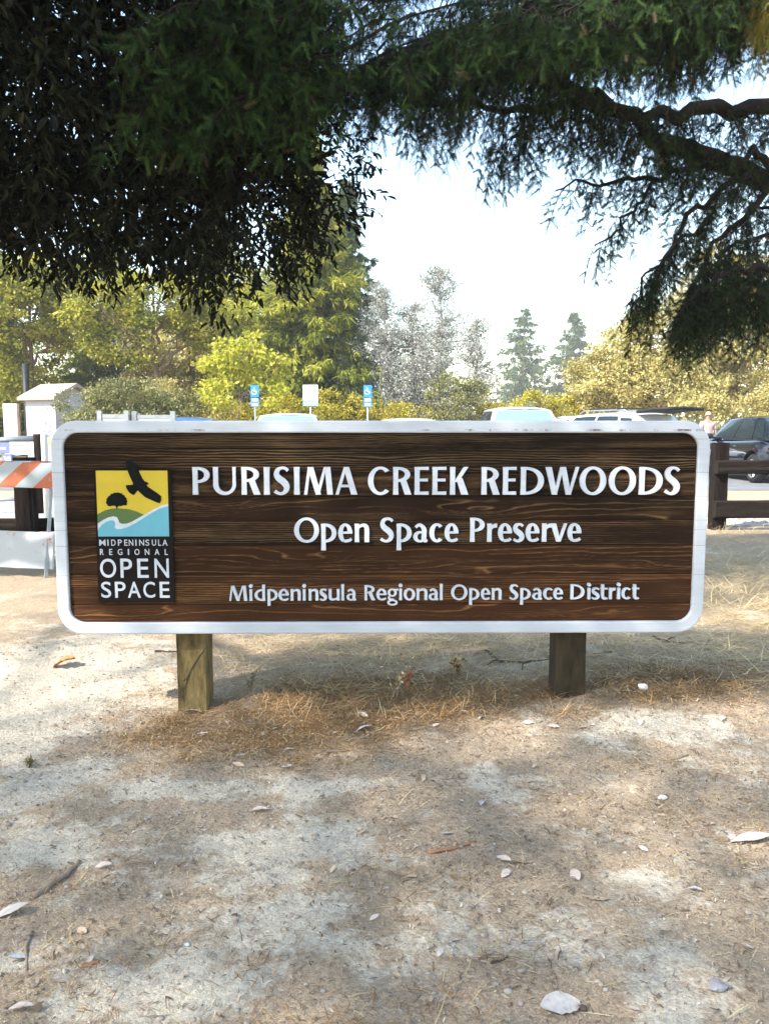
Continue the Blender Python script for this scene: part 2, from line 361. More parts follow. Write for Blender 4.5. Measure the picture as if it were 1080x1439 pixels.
M['frame'] = mat_frame(seam_z + [S(535, 617)[1], S(535, 745)[1]], zt)
fr = MB().loft([ring(0, 0.054, .105), ring(0, 0.006, .105), ring(.0018, 0.0018, .104), ring(.006, 0, .099), ring(RIM - .006, 0, .068), ring(RIM - .0018, .0018, .0635), ring(RIM, 0.006, .062), ring(RIM, .02, .062)], cap=False)
fr.build('frame', M['frame'], sign, smooth=False)
MB().prism(rrect(xl + .003, xr - .003, zb + .003, zt - .003, .10), 0.050, 0.0535).build('back_board', M['fence'], sign)
# planks with sandblasted relief
edges = [zt - RIM + .012] + seam_z + [zb + RIM - .012]
px0, px1 = xl + RIM - .012, xr - RIM + .012
styles = [(150, .7, .9), (95, 1.0, .8), (190, .5, 1.0), (34, 2.6, 1.0), (120, .8, .9), (42, 2.8, 1.0), (110, 1.0, 1.0), (36, 2.8, 1.0)]
warms = [.02, .08, .12, .18, .22, .55, .72, 1.0]
for k in range(8):
    z1, z0 = edges[k], edges[k + 1]; nxp, nzp = 360, 40
    xs = np.linspace(px0, px1, nxp); zs = np.linspace(z0 + .0006, z1 - .0006, nzp)
    XX, ZZ = np.meshgrid(xs, zs); fq, wp, amp = styles[k]
    warp = (fbm(XX * 1.3 + 7 * k, ZZ * 9 + 3 * k, 60 + k, 3) - .5) * 2 * wp + (fbm(XX * 3.2 + 3 * k, ZZ * 22, 80 + k, 3) - .5) * .6 + (fbm(XX * 16 + 3 * k, ZZ * 60, 180 + k, 2) - .5) * .35
    knots = 0
    for q in range(2):
        kx, kz = px0 + (px1 - px0) * ((0.13 + .37 * k + .41 * q) % 1), z0 + (z1 - z0) * (.3 + .4 * ((k * .6 + q * .5) % 1))
        knots = knots + 1.2 * np.exp(-((XX - kx) / .16) ** 2 - ((ZZ - kz) / .022) ** 2)
    q = ZZ * fq + warp * (1.2 if fq > 60 else 1.0) + knots
    saw = q - np.floor(q)
    rd = np.clip(1 - np.abs(saw - .5) * 2, 0, 1); rd = rd ** (1.6 if fq > 60 else 4.0)
    rd = rd * np.clip(-.35 + 2.4 * fbm(XX * 1.6 + k, ZZ * 34, 100 + k, 4), .08, 1.25)
    rd = np.clip(rd * (.85 if fq > 60 else .72), 0, 1)
    qf = ZZ * (150 + 17 * (k % 4)) + (fbm(XX * .9 + 5 * k, ZZ * 14, 220 + k, 3) - .5) * 3 + knots * 2; sf = qf - np.floor(qf)
    fine_l = np.clip(1 - np.abs(sf - .5) * 2, 0, 1) ** 1.5 * np.clip(-.5 + 2.2 * fbm(XX * 1.1 + k, ZZ * 45, 240 + k, 3), 0, 1)
    rd = np.maximum(rd, .62 * fine_l)
    groove = np.exp(-((ZZ - z0) / .0022) ** 2) + np.exp(-((z1 - ZZ) / .0022) ** 2)
    yy = 0.0145 - rd * .0042 * amp - (fbm(XX * 9, ZZ * 60, 120 + k, 3) - .5) * .002 + groove * .002
    warm = np.clip(warms[k] + (fbm(XX * 1.6 + 3 * k, ZZ * 12, 140 + k, 3) - .5) * .5 + .10 * (k > 4) * (XX > 0), 0, 1)  # lower planks' own red, plus ground bounce painted in at lower right
    rd = rd * (1 - .5 * np.clip(groove, 0, 1))
    Vf = np.stack([XX, yy, ZZ], -1).reshape(-1, 3)
    ii, jj = np.meshgrid(np.arange(nxp - 1), np.arange(nzp - 1)); a = (jj * nxp + ii).ravel()
    Ff = np.stack([a, a + 1, a + nxp + 1, a + nxp], -1)
    c = len(Vf); back = np.array([[px0, .049, z0 + .0006], [px1, .049, z0 + .0006], [px1, .049, z1 - .0006], [px0, .049, z1 - .0006]])
    i00, i10, i11, i01 = 0, nxp - 1, nxp * nzp - 1, nxp * (nzp - 1)
    Fb = np.array([[c + 1, c, c + 3, c + 2], [i00, c, c + 1, i10], [i10, c + 1, c + 2, i11], [i11, c + 2, c + 3, i01], [i01, c + 3, c, i00]])
    arr_obj('plank', np.vstack([Vf, back]), np.vstack([Ff, Fb]), M['wood'], sign,
            {'ridge': np.append(rd.ravel(), [0] * 4), 'warm': np.append(warm.ravel(), [.2] * 4)}, smooth=True)

# ------------------------------------------------------------------ humanist lettering, drawn stroke by stroke
TT, tn, XH = 0.195, 0.095, 0.755
class Glyph:
    """strips of (left, right) point pairs, cap height = 1"""
    def __init__(s): s.st = []
    def strip(s, L, Rr): s.st.append((list(L), list(Rr)))
    def stem(s, x0, y0, y1, t=TT):
        k = 7; L = []; Rr = []
        for i in range(k):
            u = i / (k - 1); wst = .055 * t * (1 - abs(2 * u - 1) ** 3); y = y0 + (y1 - y0) * u
            L.append((x0 + wst, y)); Rr.append((x0 + t - wst, y))
        s.strip(L, Rr)
    def diag(s, xa, ya, xb, yb, ta, tb): s.strip([(xa - ta / 2, ya), (xb - tb / 2, yb)], [(xa + ta / 2, ya), (xb + tb / 2, yb)])
    def bar(s, x0, x1, y, t0, t1): s.strip([(x0, y - t0 / 2), (x1, y - t1 / 2)], [(x0, y + t0 / 2), (x1, y + t1 / 2)])
    def arc(s, cx, cy, rx, ry, a0, a1, thick=TT, thin=tn, n=28, icx=0.0):
        L = []; Rr = []
        for i in range(n + 1):
            a = R(a0 + (a1 - a0) * i / n); c, q = math.cos(a), math.sin(a)
            L.append((cx + rx * c, cy + ry * q)); Rr.append((cx + icx + (rx - thick) * c, cy + (ry - thin) * q))
        s.strip(L, Rr)
    def bowl(s, xs, w, yc, ry, thick=TT, thin=tn, sign_=1):
        L = []; Rr = []; n = 24
        for i in range(n + 1):
            a = R(90 - 180 * i / n); c, q = math.cos(a), math.sin(a); e = 0.86
            cc = abs(c) ** e; qq = math.copysign(abs(q) ** .95, q)
            L.append((xs + (w - xs) * cc * 1.0, yc + ry * qq)); Rr.append((xs + (w - xs - thick) * cc, yc + (ry - thin) * qq))
        if sign_ < 0:
            L = [(w - x, y) for x, y in L]; Rr = [(w - x, y) for x, y in Rr]
        s.strip(L, Rr)
    def rib(s, pts, n=7):
        p = [np.array(q, float) for q in pts]; p = [2 * p[0] - p[1]] + p + [2 * p[-1] - p[-2]]; out = []
        for i in range(1, len(p) - 2):
            for k in range(n + (i == len(p) - 3)):
                t = k / n; a, b, c, d = p[i - 1], p[i], p[i + 1], p[i + 2]
                out.append(.5 * (2 * b + (c - a) * t + (2 * a - 5 * b + 4 * c - d) * t * t + (3 * b - a - 3 * c + d) * t ** 3))
        L = []; Rr = []
        for i, q in enumerate(out):
            tg = out[min(i + 1, len(out) - 1)][:2] - out[max(i - 1, 0)][:2]; tg = tg / (np.linalg.norm(tg) + 1e-9)
            nn = np.array([-tg[1], tg[0]]) * q[2]; L.append(tuple(q[:2] + nn)); Rr.append(tuple(q[:2] - nn))
        s.strip(L, Rr)
def glyph(ch, w):
    g = Glyph(); T = TT
    if ch == 'I': g.stem(0, 0, 1, w)
    elif ch in 'PR':
        g.stem(0, 0, 1); yb = .42 if ch == 'P' else .46
        g.bowl(T * .6, w if ch == 'P' else w * .93, (1 + yb) / 2, (1 - yb) / 2, T * .98, .095)
        if ch == 'R': g.diag(T + .17, .52, w - .12, 0, .23, .24)
    elif ch == 'U':
        g.stem(0, .36, 1, T * .96)
        L = []; Rr = []; t2 = .125
        for i in range(25):
            a = R(180 + 180 * i / 24); c, q = math.cos(a), math.sin(a); m = (1 - c) / 2
            L.append((w / 2 + w / 2 * c, .37 + .385 * q)); xi0, xi1 = T * .96, w - t2
            Rr.append(((xi0 + xi1) / 2 + (xi1 - xi0) / 2 * c, .37 + .27 * q))
        g.strip(L, Rr); g.stem(w - t2, .36, 1, t2)
    elif ch in 'Ss':
        h = 1 if ch == 'S' else XH; k = h ** .5
        pts = [(.90, .865, .055), (.74, .945, .052), (.50, .965, .050), (.26, .90, .074), (.165, .745, .094), (.30, .60, .112), (.62, .455, .118), (.80, .30, .108), (.74, .13, .082), (.48, .035, .052), (.24, .06, .052), (.05, .13, .06)]
        if ch == 's': pts = [(x, y, r * 1.12) for x, y, r in pts]
        g.rib([(x * w, y * h, r * k) for x, y, r in pts])
    elif ch == 'M':
        g.diag(.06, 0, .20, 1, .115, .10); g.diag(.235, 1, w * .5, .0, .215, .19); g.diag(w - .27, 1, w * .5 - .02, .0, .10, .12); g.diag(w - .10, 0, w - .185, 1, .205, .20)
    elif ch == 'A':
        g.diag(.062, 0, w * .5 - .03, 1, .12, .11); g.diag(w * .5, 1, w - .115, 0, .20, .225); g.bar(w * .22, w * .74, .315, .09, .09)
    elif ch in 'Cc':
        h = 1 if ch == 'C' else XH; rx = w / 1.70
        g.arc(rx, h / 2, rx, h / 2 + .015, 47, 313, T * 1.02, .10)
    elif ch == 'E':
        g.stem(0, 0, 1); g.bar(T * .8, w, .948, .10, .115); g.bar(T * .8, w * .94, .53, .09, .105); g.bar(T * .8, w, .054, .105, .12)
    elif ch == 'K':
        g.stem(0, 0, 1); g.diag(T + .03, .46, w - .09, 1, .15, .16); g.diag(T + .14, .60, w - .13, 0, .23, .26)
    elif ch == 'D': g.stem(0, 0, 1); g.bowl(T * .6, w, .5, .5, T * 1.03, .095)
    elif ch == 'W':
        g.diag(.11, 1, w * .285, 0, .215, .19); g.diag(w * .285 + .02, 0, w * .49, 1, .11, .11); g.diag(w * .52, 1, w * .70, 0, .20, .19); g.diag(w * .70 + .02, 0, w - .055, 1, .11, .11)
    elif ch in 'Oo':
        h = 1 if ch == 'O' else XH; g.arc(w / 2, h / 2, w / 2, h / 2 + .018, 0, 360, T * 1.02, .10, 44)
    elif ch == 'p': g.stem(0, -.34, XH); g.bowl(T * .55, w, XH / 2, XH / 2 + .012, T * .98, .10)
    elif ch == 'd': g.stem(w - T, 0, 1.06); g.bowl(T * .55, w, XH / 2, XH / 2 + .012, T * .98, .10, -1)
    elif ch == 'e':
        g.arc(w / 2, XH / 2, w / 2, XH / 2 + .015, -3, 250, T * 1.0, .10, 34)
        g.rib([(w * .40, .045, .05), (w * .62, .05, .055), (w * .80, .075, .055), (w * .93, .13, .05)]); g.bar(T * .7, w - .02, XH * .52, .085, .085)
    elif ch in 'nu':
        P_ = [(T * .55, XH * .62, .03), (T * .95, XH * .83, .05), (w * .58, XH - .055, .062), (w - T * .62, XH * .83, .092), (w - T / 2, XH * .60, T / 2), (w - T / 2, XH * .3, T / 2), (w - T / 2, 0, T / 2)]
        if ch == 'n': g.stem(0, 0, XH); g.rib(P_)
        else: g.stem(w - T, 0, XH); g.rib([(w - x, XH - y, r) for x, y, r in P_])
    elif ch == 'r': g.stem(0, 0, XH); g.rib([(T * .6, XH * .58, .03), (T * 1.0, XH * .80, .06), (w * .82, XH - .085, .075), (w, XH - .085, .082)])
    elif ch == 'a':
        xs = w - T - .05
        g.rib([(.10, XH * .80, .055), (w * .35, XH - .06, .055), (xs - .02, XH * .90, .07), (xs + T / 2, XH * .70, T / 2), (xs + T / 2, XH * .4, T / 2), (xs + T / 2 + .005, .10, T / 2), (w - .01, .03, .045)])
        g.arc(xs * .80, .215, xs * .80, .23, 70, 300, T * .92, .085, 24); g.bar(xs * .75, xs + .06, .402, .08, .08); g.bar(xs * .9, xs + .06, .05, .07, .09)
    elif ch == 'v': g.diag(.115, XH, w * .5, 0, .225, .18); g.diag(w * .5 + .02, 0, w - .06, XH, .13, .12)
    elif ch == 'i':
        g.stem((w - T) / 2, 0, XH); g.arc(w / 2, .975, .125, .115, 0, 360, .124, .114, 16)
    elif ch == 'l': g.stem((w - T) / 2, 0, 1.06)
    elif ch == 't': g.rib([(T * .75, .98, T * .46), (T * .75, .6, T * .48), (T * .77, .25, T * .48), (T * 1.05, .08, .09), (w * .85, .045, .05), (w, .07, .045)]); g.bar(0, w, XH - .05, .09, .09)
    elif ch == 'g':
        g.arc(w * .45, .50, w * .41, .265, 0, 360, T * .85, .085, 30); g.arc(w * .47, -.165, w * .47, .195, 0, 360, T * .75, .085, 30)
        g.rib([(w * .22, .27, .05), (w * .14, .16, .06), (w * .26, .06, .065), (w * .6, .015, .06)]); g.bar(w * .66, w, XH - .06, .07, .11)
    return g
def put_letter(ch, xa, xb, ytop, ybase, parent, m, depth=.011, base_y=.0125, xhang=0):
    (x0, zc), (x1, _) = S(xa, ybase), S(xb, ybase); zt_ = S((xa + xb) / 2, ytop)[1]
    cap = zt_ - zc; g = glyph(ch, (x1 - x0) / cap); mb = MB()
    for k, (L, Rr) in enumerate(g.st):
        yf = .0008 + .00022 * k; rows = []
        for p, q in zip(L, Rr):
            rows.append([(x0 + p[0] * cap, yf, zc + p[1] * cap), (x0 + q[0] * cap, yf, zc + q[1] * cap), (x0 + q[0] * cap, base_y + .003, zc + q[1] * cap), (x0 + p[0] * cap, base_y + .003, zc + p[1] * cap)])
        same = all(np.allclose(rows[0][i], rows[-1][i], atol=1e-6) for i in range(4))
        if same: rows = rows[:-1] + [rows[0]]
        mb.loft(rows, cap=not same)
    return mb.build('letter', m, parent)
L1 = [('P', 270.8, 294.9), ('U', 299.7, 331.7), ('R', 339.4, 366), ('I', 370.7, 379.2), ('S', 385, 407), ('I', 413, 421.2), ('M', 427, 467.5), ('A', 471, 502), ('C', 516.7, 546.7), ('R', 552, 577.8), ('E', 582, 602), ('E', 607, 626.7), ('K', 631.8, 657.8), ('R', 676, 701.8), ('E', 706, 724.8), ('D', 731, 763.5), ('W', 765.6, 812.6), ('O', 813.8, 850.8), ('O', 854.7, 892.5), ('D', 897.5, 930), ('S', 933.4, 954.3)]
for ch, a_, b_ in L1: put_letter(ch, a_, b_, 656.3, 695.2, sign, M['letter'])
L2 = [('O', 413.2, 448.3), ('p', 451, 472.7), ('e', 475, 495), ('n', 498, 518.6), ('S', 534, 553.2), ('p', 556.9, 578.2), ('a', 580.3, 600.5), ('c', 603, 621.4), ('e', 624.4, 643.8), ('P', 660, 680.4), ('r', 684, 697.8), ('e', 699.3, 718.9), ('s', 721, 735.6), ('e', 738, 757.3), ('r', 760.9, 774.4), ('v', 772.9, 796), ('e', 796.7, 816.2)]
for ch, a_, b_ in L2:
    u = (a_ - 413) / 404; put_letter(ch, a_, b_, 728.2 - .6 * u, 762.2 - 1.0 * u, sign, M['letter'])
L3 = [('M', 322, 347.3), ('i', 349.9, 355.1), ('d', 357.6, 372.6), ('p', 375.7, 390.3), ('e', 391.3, 405.9), ('n', 408.2, 422.4), ('i', 424.7, 430), ('n', 433.5, 447.3), ('s', 449.2, 459.3), ('u', 461.7, 477.2), ('l', 479.2, 483.6), ('a', 486.6, 500.2),
      ('R', 511.8, 527.1), ('e', 528.5, 543.2), ('g', 543.8, 559.5), ('i', 560, 565.2), ('o', 566.8, 583.1), ('n', 584.9, 600.2), ('a', 601.9, 615.5), ('l', 617.1, 622.2), ('O', 633.4, 656.4), ('p', 658.9, 673.2), ('e', 675.2, 688.4), ('n', 690.5, 704.3),
      ('S', 715.7, 727.9), ('p', 730.6, 745.2), ('a', 747.3, 761.1), ('c', 762.7, 776.4), ('e', 777, 790.6), ('D', 801.2, 820.6), ('i', 824.3, 829.8), ('s', 830.8, 842), ('t', 843, 853.2), ('r', 855.2, 864), ('i', 866, 871.5), ('c', 872.5, 885.8), ('t', 888, 897.2)]
for ch, a_, b_ in L3:
    u = (a_ - 322) / 576; put_letter(ch, a_, b_, 823.6 - 2.4 * u, 844.6 - 2.6 * u, sign, M['letter'])
# ------------------------------------------------------------------ logo plaque
def LZ(x, y): return S(120 + x / 6.543, 640 + y / 6.543)
pl0 = LZ(72, 128); pl1 = LZ(815, 1350)
pxl = LZ(72, 130)[0]; pxr = (LZ(790, 130)[0] + LZ(815, 1350)[0]) / 2
plaque = MB().prism([(pxl, pl1[1]), (pxr, pl1[1]), (pxr, pl0[1]), (pxl, pl0[1])], .004, .0135).build('logo_plaque', M['plaque'], sign)
tag(plaque, 'black logo plaque with yellow sky, green hill, blue water and soaring bird')
def lpoly(name, pts, y, m, ybk=.0042):
    q = [LZ(*p) for p in pts]; return MB().prism(q, y, ybk).build(name, m, plaque)
hx0, hx1 = LZ(93, 140)[0], LZ(752, 140)[0]; hz1, hz0 = LZ(400, 140)[1], LZ(400, 746)[1]
MB().prism([(hx0, hz0), (hx1, hz0), (hx1, hz1), (hx0, hz1)], .0034, .0042).build('yellow_sky', M['yellow'], plaque)
def clampx(pts): return [(min(max(LZ(*p)[0], hx0), hx1), max(LZ(*p)[1], hz0)) for p in pts]
wt = [(100, 630), (115, 625), (160, 595), (210, 570), (260, 560), (290, 570), (302, 595), (310, 618), (335, 630), (380, 628), (430, 608), (500, 568), (580, 522), (640, 490), (700, 460), (780, 445)]
wb = [(100, 700), (118, 678), (150, 640), (190, 610), (230, 597), (255, 598), (272, 615), (275, 640), (268, 662), (290, 680), (330, 676), (380, 663), (450, 628), (520, 585), (600, 535), (680, 490), (780, 466)]
hill = [(90, 552), (112, 540), (180, 505), (240, 490), (300, 487), (400, 495), (480, 520), (540, 548)]
MB().prism(clampx(hill + [(500, 575), (430, 612), (380, 640), (320, 640), (290, 600), (260, 575), (160, 605), (90, 650)]), .0030, .0042).build('green_hill', M['green'], plaque)
MB().prism(clampx(wb + [(790, 900), (90, 900)]), .0028, .0042).build('blue_water', M['teal'], plaque)
MB().prism(clampx(wt + wb[::-1]), .0024, .0042).build('white_shoreline', M['letter'], plaque)
lpoly('oak_silhouette', [(190, 440), (188, 425), (196, 415), (190, 402), (203, 392), (208, 376), (224, 372), (232, 354), (252, 352), (262, 342), (282, 344), (300, 339), (316, 347), (334, 348), (342, 362), (360, 368), (364, 384), (379, 392), (377, 408), (386, 420), (380, 440), (384, 452), (368, 462), (350, 458), (330, 467), (305, 466), (294, 478), (293, 490), (284, 490), (283, 478), (272, 465), (250, 462), (230, 468), (205, 465), (200, 452)], .0022, M['black'])
lpoly('hawk_silhouette', [(370, 60), (378, 50), (390, 52), (394, 44), (406, 52), (416, 50), (426, 62), (440, 68), (470, 85), (480, 110), (500, 165), (525, 215), (545, 240), (565, 245), (585, 265), (560, 270), (570, 285), (620, 320), (665, 350), (694, 374), (700, 388), (690, 392), (702, 406), (692, 410), (699, 422), (686, 424), (686, 440), (660, 435), (600, 408), (550, 385), (510, 350), (482, 322), (465, 340), (445, 366), (420, 354), (400, 340), (378, 305), (370, 275), (430, 270), (440, 262), (415, 210), (390, 150), (378, 100)], .0016, M['black'])
FONTC = {}
def text_mesh(ch):
    """flat outline of a character from Blender's built-in font, as (verts, faces) with unit box"""
    if ch not in FONTC:
        c = bpy.data.curves.new('t', 'FONT'); c.body = ch; c.resolution_u = 5; o = bpy.data.objects.new('t', c); col.objects.link(o)
        c.extrude = 0.05; c.offset = 0.006
        dg = bpy.context.evaluated_depsgraph_get(); me = bpy.data.meshes.new_from_object(o.evaluated_get(dg))
        V = np.array([v.co[:] for v in me.vertices]); Fc = [tuple(p.vertices) for p in me.polygons]
        bpy.data.objects.remove(o); bpy.data.curves.remove(c); bpy.data.meshes.remove(me); FONTC[ch] = (V, Fc)
    V, Fc = FONTC[ch]; V = V.copy(); lo, hi = V.min(0), V.max(0); return (V - lo) / np.maximum(hi - lo, 1e-6), Fc
def flat_char(ch, x0, x1, z0, z1, yf, yb, m, parent, name='letter'):
    V, Fc = text_mesh(ch); W = np.stack([x0 + V[:, 0] * (x1 - x0), yb + V[:, 2] * (yf - yb), z0 + V[:, 1] * (z1 - z0)], -1)
    return MB().add(W, Fc).build(name, m, parent, fix=True)
rows = [('MIDPENINSULA', 775, 831, [(128, 185), (203, 213), (238, 278), (300, 335), (358, 387), (400, 440), (460, 470), (495, 540), (553, 587), (612, 650), (670, 695), (708, 755)]),
        ('REGIONAL', 861, 916, [(135, 168), (220, 248), (298, 340), (391, 402), (452, 497), (547, 588), (637, 680), (730, 757)]),
        ('OPEN', 950, 1126, [(138, 285), (325, 432), (480, 582), (638, 769)]), ('SPACE', 1163, 1310, [(148, 238), (275, 372), (392, 510), (535, 642), (685, 775)])]
for word, ya, yb_, xs_ in rows:
    for ch, (a_, b_) in zip(word, xs_):
        x0, z0 = LZ(a_, yb_); x1, _ = LZ(b_, yb_); z1 = LZ(a_, ya)[1]
        flat_char(ch, x0, x1, z0, z1, .0018, .0042, M['letter'], plaque)
# ------------------------------------------------------------------ posts of the sign
def rough_beam(name, a, b, wd, hd, m, parent=None, seg=14, amp=.004, seed=0, cap=True, rnd=.012):
    """timber from a to b, cross-section wd x hd, with softly rounded, slightly uneven faces"""
    a, b = Vector(a), Vector(b); t = (b - a).normalized(); up = Vector((0, 0, 1)) if abs(t.z) < .9 else Vector((0, 1, 0))
    s = t.cross(up).normalized(); u = s.cross(t).normalized(); rr = np.random.default_rng(seed)
    prof = []
    for sx, sy in ((1, 1), (-1, 1), (-1, -1), (1, -1)):
        c = [(sx * (wd / 2), sy * (hd / 2 - rnd)), (sx * (wd / 2 - rnd * .3), sy * (hd / 2 - rnd * .3)), (sx * (wd / 2 - rnd), sy * hd / 2)]
        prof += c if sx * sy > 0 else c[::-1]
    n2 = []
    for i in range(len(prof)):
        p, q = prof[i], prof[(i + 1) % len(prof)]; n2.append(p)
        if math.hypot(p[0] - q[0], p[1] - q[1]) > .04: n2 += [(p[0] + (q[0] - p[0]) * k / 4, p[1] + (q[1] - p[1]) * k / 4) for k in (1, 2, 3)]
    ph = rr.random(len(n2)) * 6.28; off = rr.normal(0, amp * .5, len(n2)); rings = []
    for i in range(seg + 1):
        f = i / seg; r_ = []
        for k, (x, y) in enumerate(n2):
            d = off[k] + amp * .5 * math.sin(f * 5 + ph[k]) + rr.normal(0, amp * .25); l = math.hypot(x, y)
            r_.append(a + (b - a) * f + s * (x * (1 + d / l)) + u * (y * (1 + d / l)))
        rings.append(r_)
    return MB().loft(rings).build(name, m, parent, smooth=False)
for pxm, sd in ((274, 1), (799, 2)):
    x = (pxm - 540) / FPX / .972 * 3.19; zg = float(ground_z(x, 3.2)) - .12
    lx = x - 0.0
    o = rough_beam('post', (lx, .118, zg), (lx, .118, 1.05), 0.128, .128, M['post'] if sd == 1 else M['postshade'], sign, 16, .0025, sd, rnd=.006)

# ================================================================== vectorised foliage
def unit(v): return v / (np.linalg.norm(v, axis=-1, keepdims=True) + 1e-9)
def leaves6(pos, d, nrm, Ln, Wd, var, fold=.12):
    """two-quad leaves folded along the midrib"""
    d = unit(d); s = unit(np.cross(d, nrm)); n = np.cross(s, d); L = Ln[:, None]; W = Wd[:, None]
    b = pos; tip = pos + d * L - n * L * .10; up = n * W * fold * 2
    l1 = pos + d * L * .28 + s * W * .42 + up; l2 = pos + d * L * .68 + s * W * .40 + up * .8
    r1 = pos + d * L * .28 - s * W * .42 + up; r2 = pos + d * L * .68 - s * W * .40 + up * .8
    V = np.stack([b, l1, l2, tip, r2, r1], 1).reshape(-1, 3); i = np.arange(len(pos))[:, None] * 6
    F = np.concatenate([i + np.array([[0, 1, 2, 3]]), i + np.array([[0, 3, 4, 5]])], 0)
    return V, F, np.repeat(var, 6)
def leaves4(pos, d, nrm, Ln, Wd, var):
    d = unit(d); s = unit(np.cross(d, nrm)); L = Ln[:, None]; W = Wd[:, None]; n = np.cross(s, d)
    V = np.stack([pos, pos + d * L * .45 + s * W * .5, pos + d * L - n * L * .12, pos + d * L * .45 - s * W * .5], 1).reshape(-1, 3)
    i = np.arange(len(pos))[:, None] * 4; return V, i + np.array([[0, 1, 2, 3]]), np.repeat(var, 4)
def rdir(n): return unit(rng.normal(size=(n, 3)))
def in_ellipsoids(ells, n, shell=.55):
    vol = np.array([e[1][0] * e[1][1] * e[1][2] * (e[2] if len(e) > 2 else 1) for e in ells]); k = rng.choice(len(ells), n, p=vol / vol.sum())
    c = np.array([e[0] for e in ells])[k]; r = np.array([e[1] for e in ells])[k]
    d = rdir(n); rad = rng.random(n) ** (1 / 3) * (1 - shell) + shell * (0.72 + .33 * rng.random(n))
    return c + d * r * rad[:, None], d

# ---------------- the big bay tree on the left, its crown hanging over the sign
def P3(px, py, Y): return tuple(P(px, py, Y))
bay = thing('bay_tree', 'dark broadleaf tree overhanging the upper left, its leafy crown almost black', 'tree', (-5.6, 5.4, 0))
def rel(root, V): return np.asarray(V) - np.array(root.location)
BAY = [((-1.95, 5.0, 3.6), (1.50, 1.3, 1.36), 1.6), ((-.95, 5.0, 2.72), (.50, .6, .66), 2.4), ((-.52, 5.2, 2.92), (.32, .4, .48), 1.8), ((-1.05, 5.2, 3.9), (.72, .8, .9), 1.6), ((-2.6, 4.8, 3.25), (1.1, .9, .80), 1.5),
       ((-3.2, 4.0, 4.6), (1.8, 1.8, 1.5), 1.0), ((-2.7, 1.0, 4.46), (1.75, .55, .50), 2.7), ((-5.2, 1.6, 6.2), (2.2, 2.2, 1.2), .12), ((-5.2, 5.0, 6.6), (2.8, 2.8, 2.0), .35), ((-2.3, 3.6, 5.2), (1.6, 1.7, 1.2), .6), ((-4.4, -2.0, 5.3), (3.2, 1.5, 1.2), .36), ((-7.2, -3.2, 6.4), (2.4, 2.4, 1.3), .25), ((-2.6, -3.2, 5.0), (2.0, 1.4, .9), .3)]  # lobe above the sign and those behind the camera added unseen, for shade
NT = 30000
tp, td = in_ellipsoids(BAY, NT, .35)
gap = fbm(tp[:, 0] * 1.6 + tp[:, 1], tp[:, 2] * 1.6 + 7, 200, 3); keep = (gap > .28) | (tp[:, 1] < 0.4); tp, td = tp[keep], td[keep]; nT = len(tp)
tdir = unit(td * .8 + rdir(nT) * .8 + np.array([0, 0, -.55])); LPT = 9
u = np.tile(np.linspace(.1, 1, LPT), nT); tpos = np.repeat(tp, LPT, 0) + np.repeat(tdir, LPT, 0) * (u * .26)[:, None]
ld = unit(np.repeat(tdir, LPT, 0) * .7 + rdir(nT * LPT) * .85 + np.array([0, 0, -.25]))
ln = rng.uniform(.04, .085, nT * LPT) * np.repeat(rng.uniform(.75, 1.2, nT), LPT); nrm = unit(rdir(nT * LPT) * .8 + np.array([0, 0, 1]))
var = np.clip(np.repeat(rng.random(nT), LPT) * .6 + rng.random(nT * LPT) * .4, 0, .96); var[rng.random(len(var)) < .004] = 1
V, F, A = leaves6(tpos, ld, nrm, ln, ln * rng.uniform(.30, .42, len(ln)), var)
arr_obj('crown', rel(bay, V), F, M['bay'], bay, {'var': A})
mb = MB()
def limb(mb, pts, r0, r1, n=7, jit=.05):
    pts = [Vector(p) for p in pts]; out = []
    for i in range(len(pts) - 1):
        for k in range(4):
            q = pts[i].lerp(pts[i + 1], k / 4); out.append(q + Vector(rng.normal(0, jit, 3)) * (1 if (i or k) else 0))
    out.append(pts[-1]); m = len(out) - 1
    mb.tube(out, [r0 + (r1 - r0) * i / m for i in range(m + 1)], n); return out
ro = Vector(bay.location)
limb(mb, [(0, 0, -.1), (.1, -.1, 1.5), (.2, -.3, 3.0), (.1, -.5, 5.0), (.3, -.6, 7.6)], .24, .05, 10)
mb.build('trunk', M['bark'], bay, smooth=True)
mb = MB()
for e in BAY:
    c = Vector(e[0]) - ro; st = Vector((.15, -.35, min(max(c.z * .55, 1.8), 5.0)))
    limb(mb, [st, st.lerp(c, .5) + Vector((0, 0, .35)), c, c + Vector(e[1]) * .55], .045, .006)
    for q in range(7):
        d = Vector(rdir(1)[0]); limb(mb, [c, c + Vector((d.x * e[1][0], d.y * e[1][1], d.z * e[1][2])) * .85], .02, .004, 5)
mb.build('branches', M['bark'], bay, smooth=True)['kind'] = 'stuff'

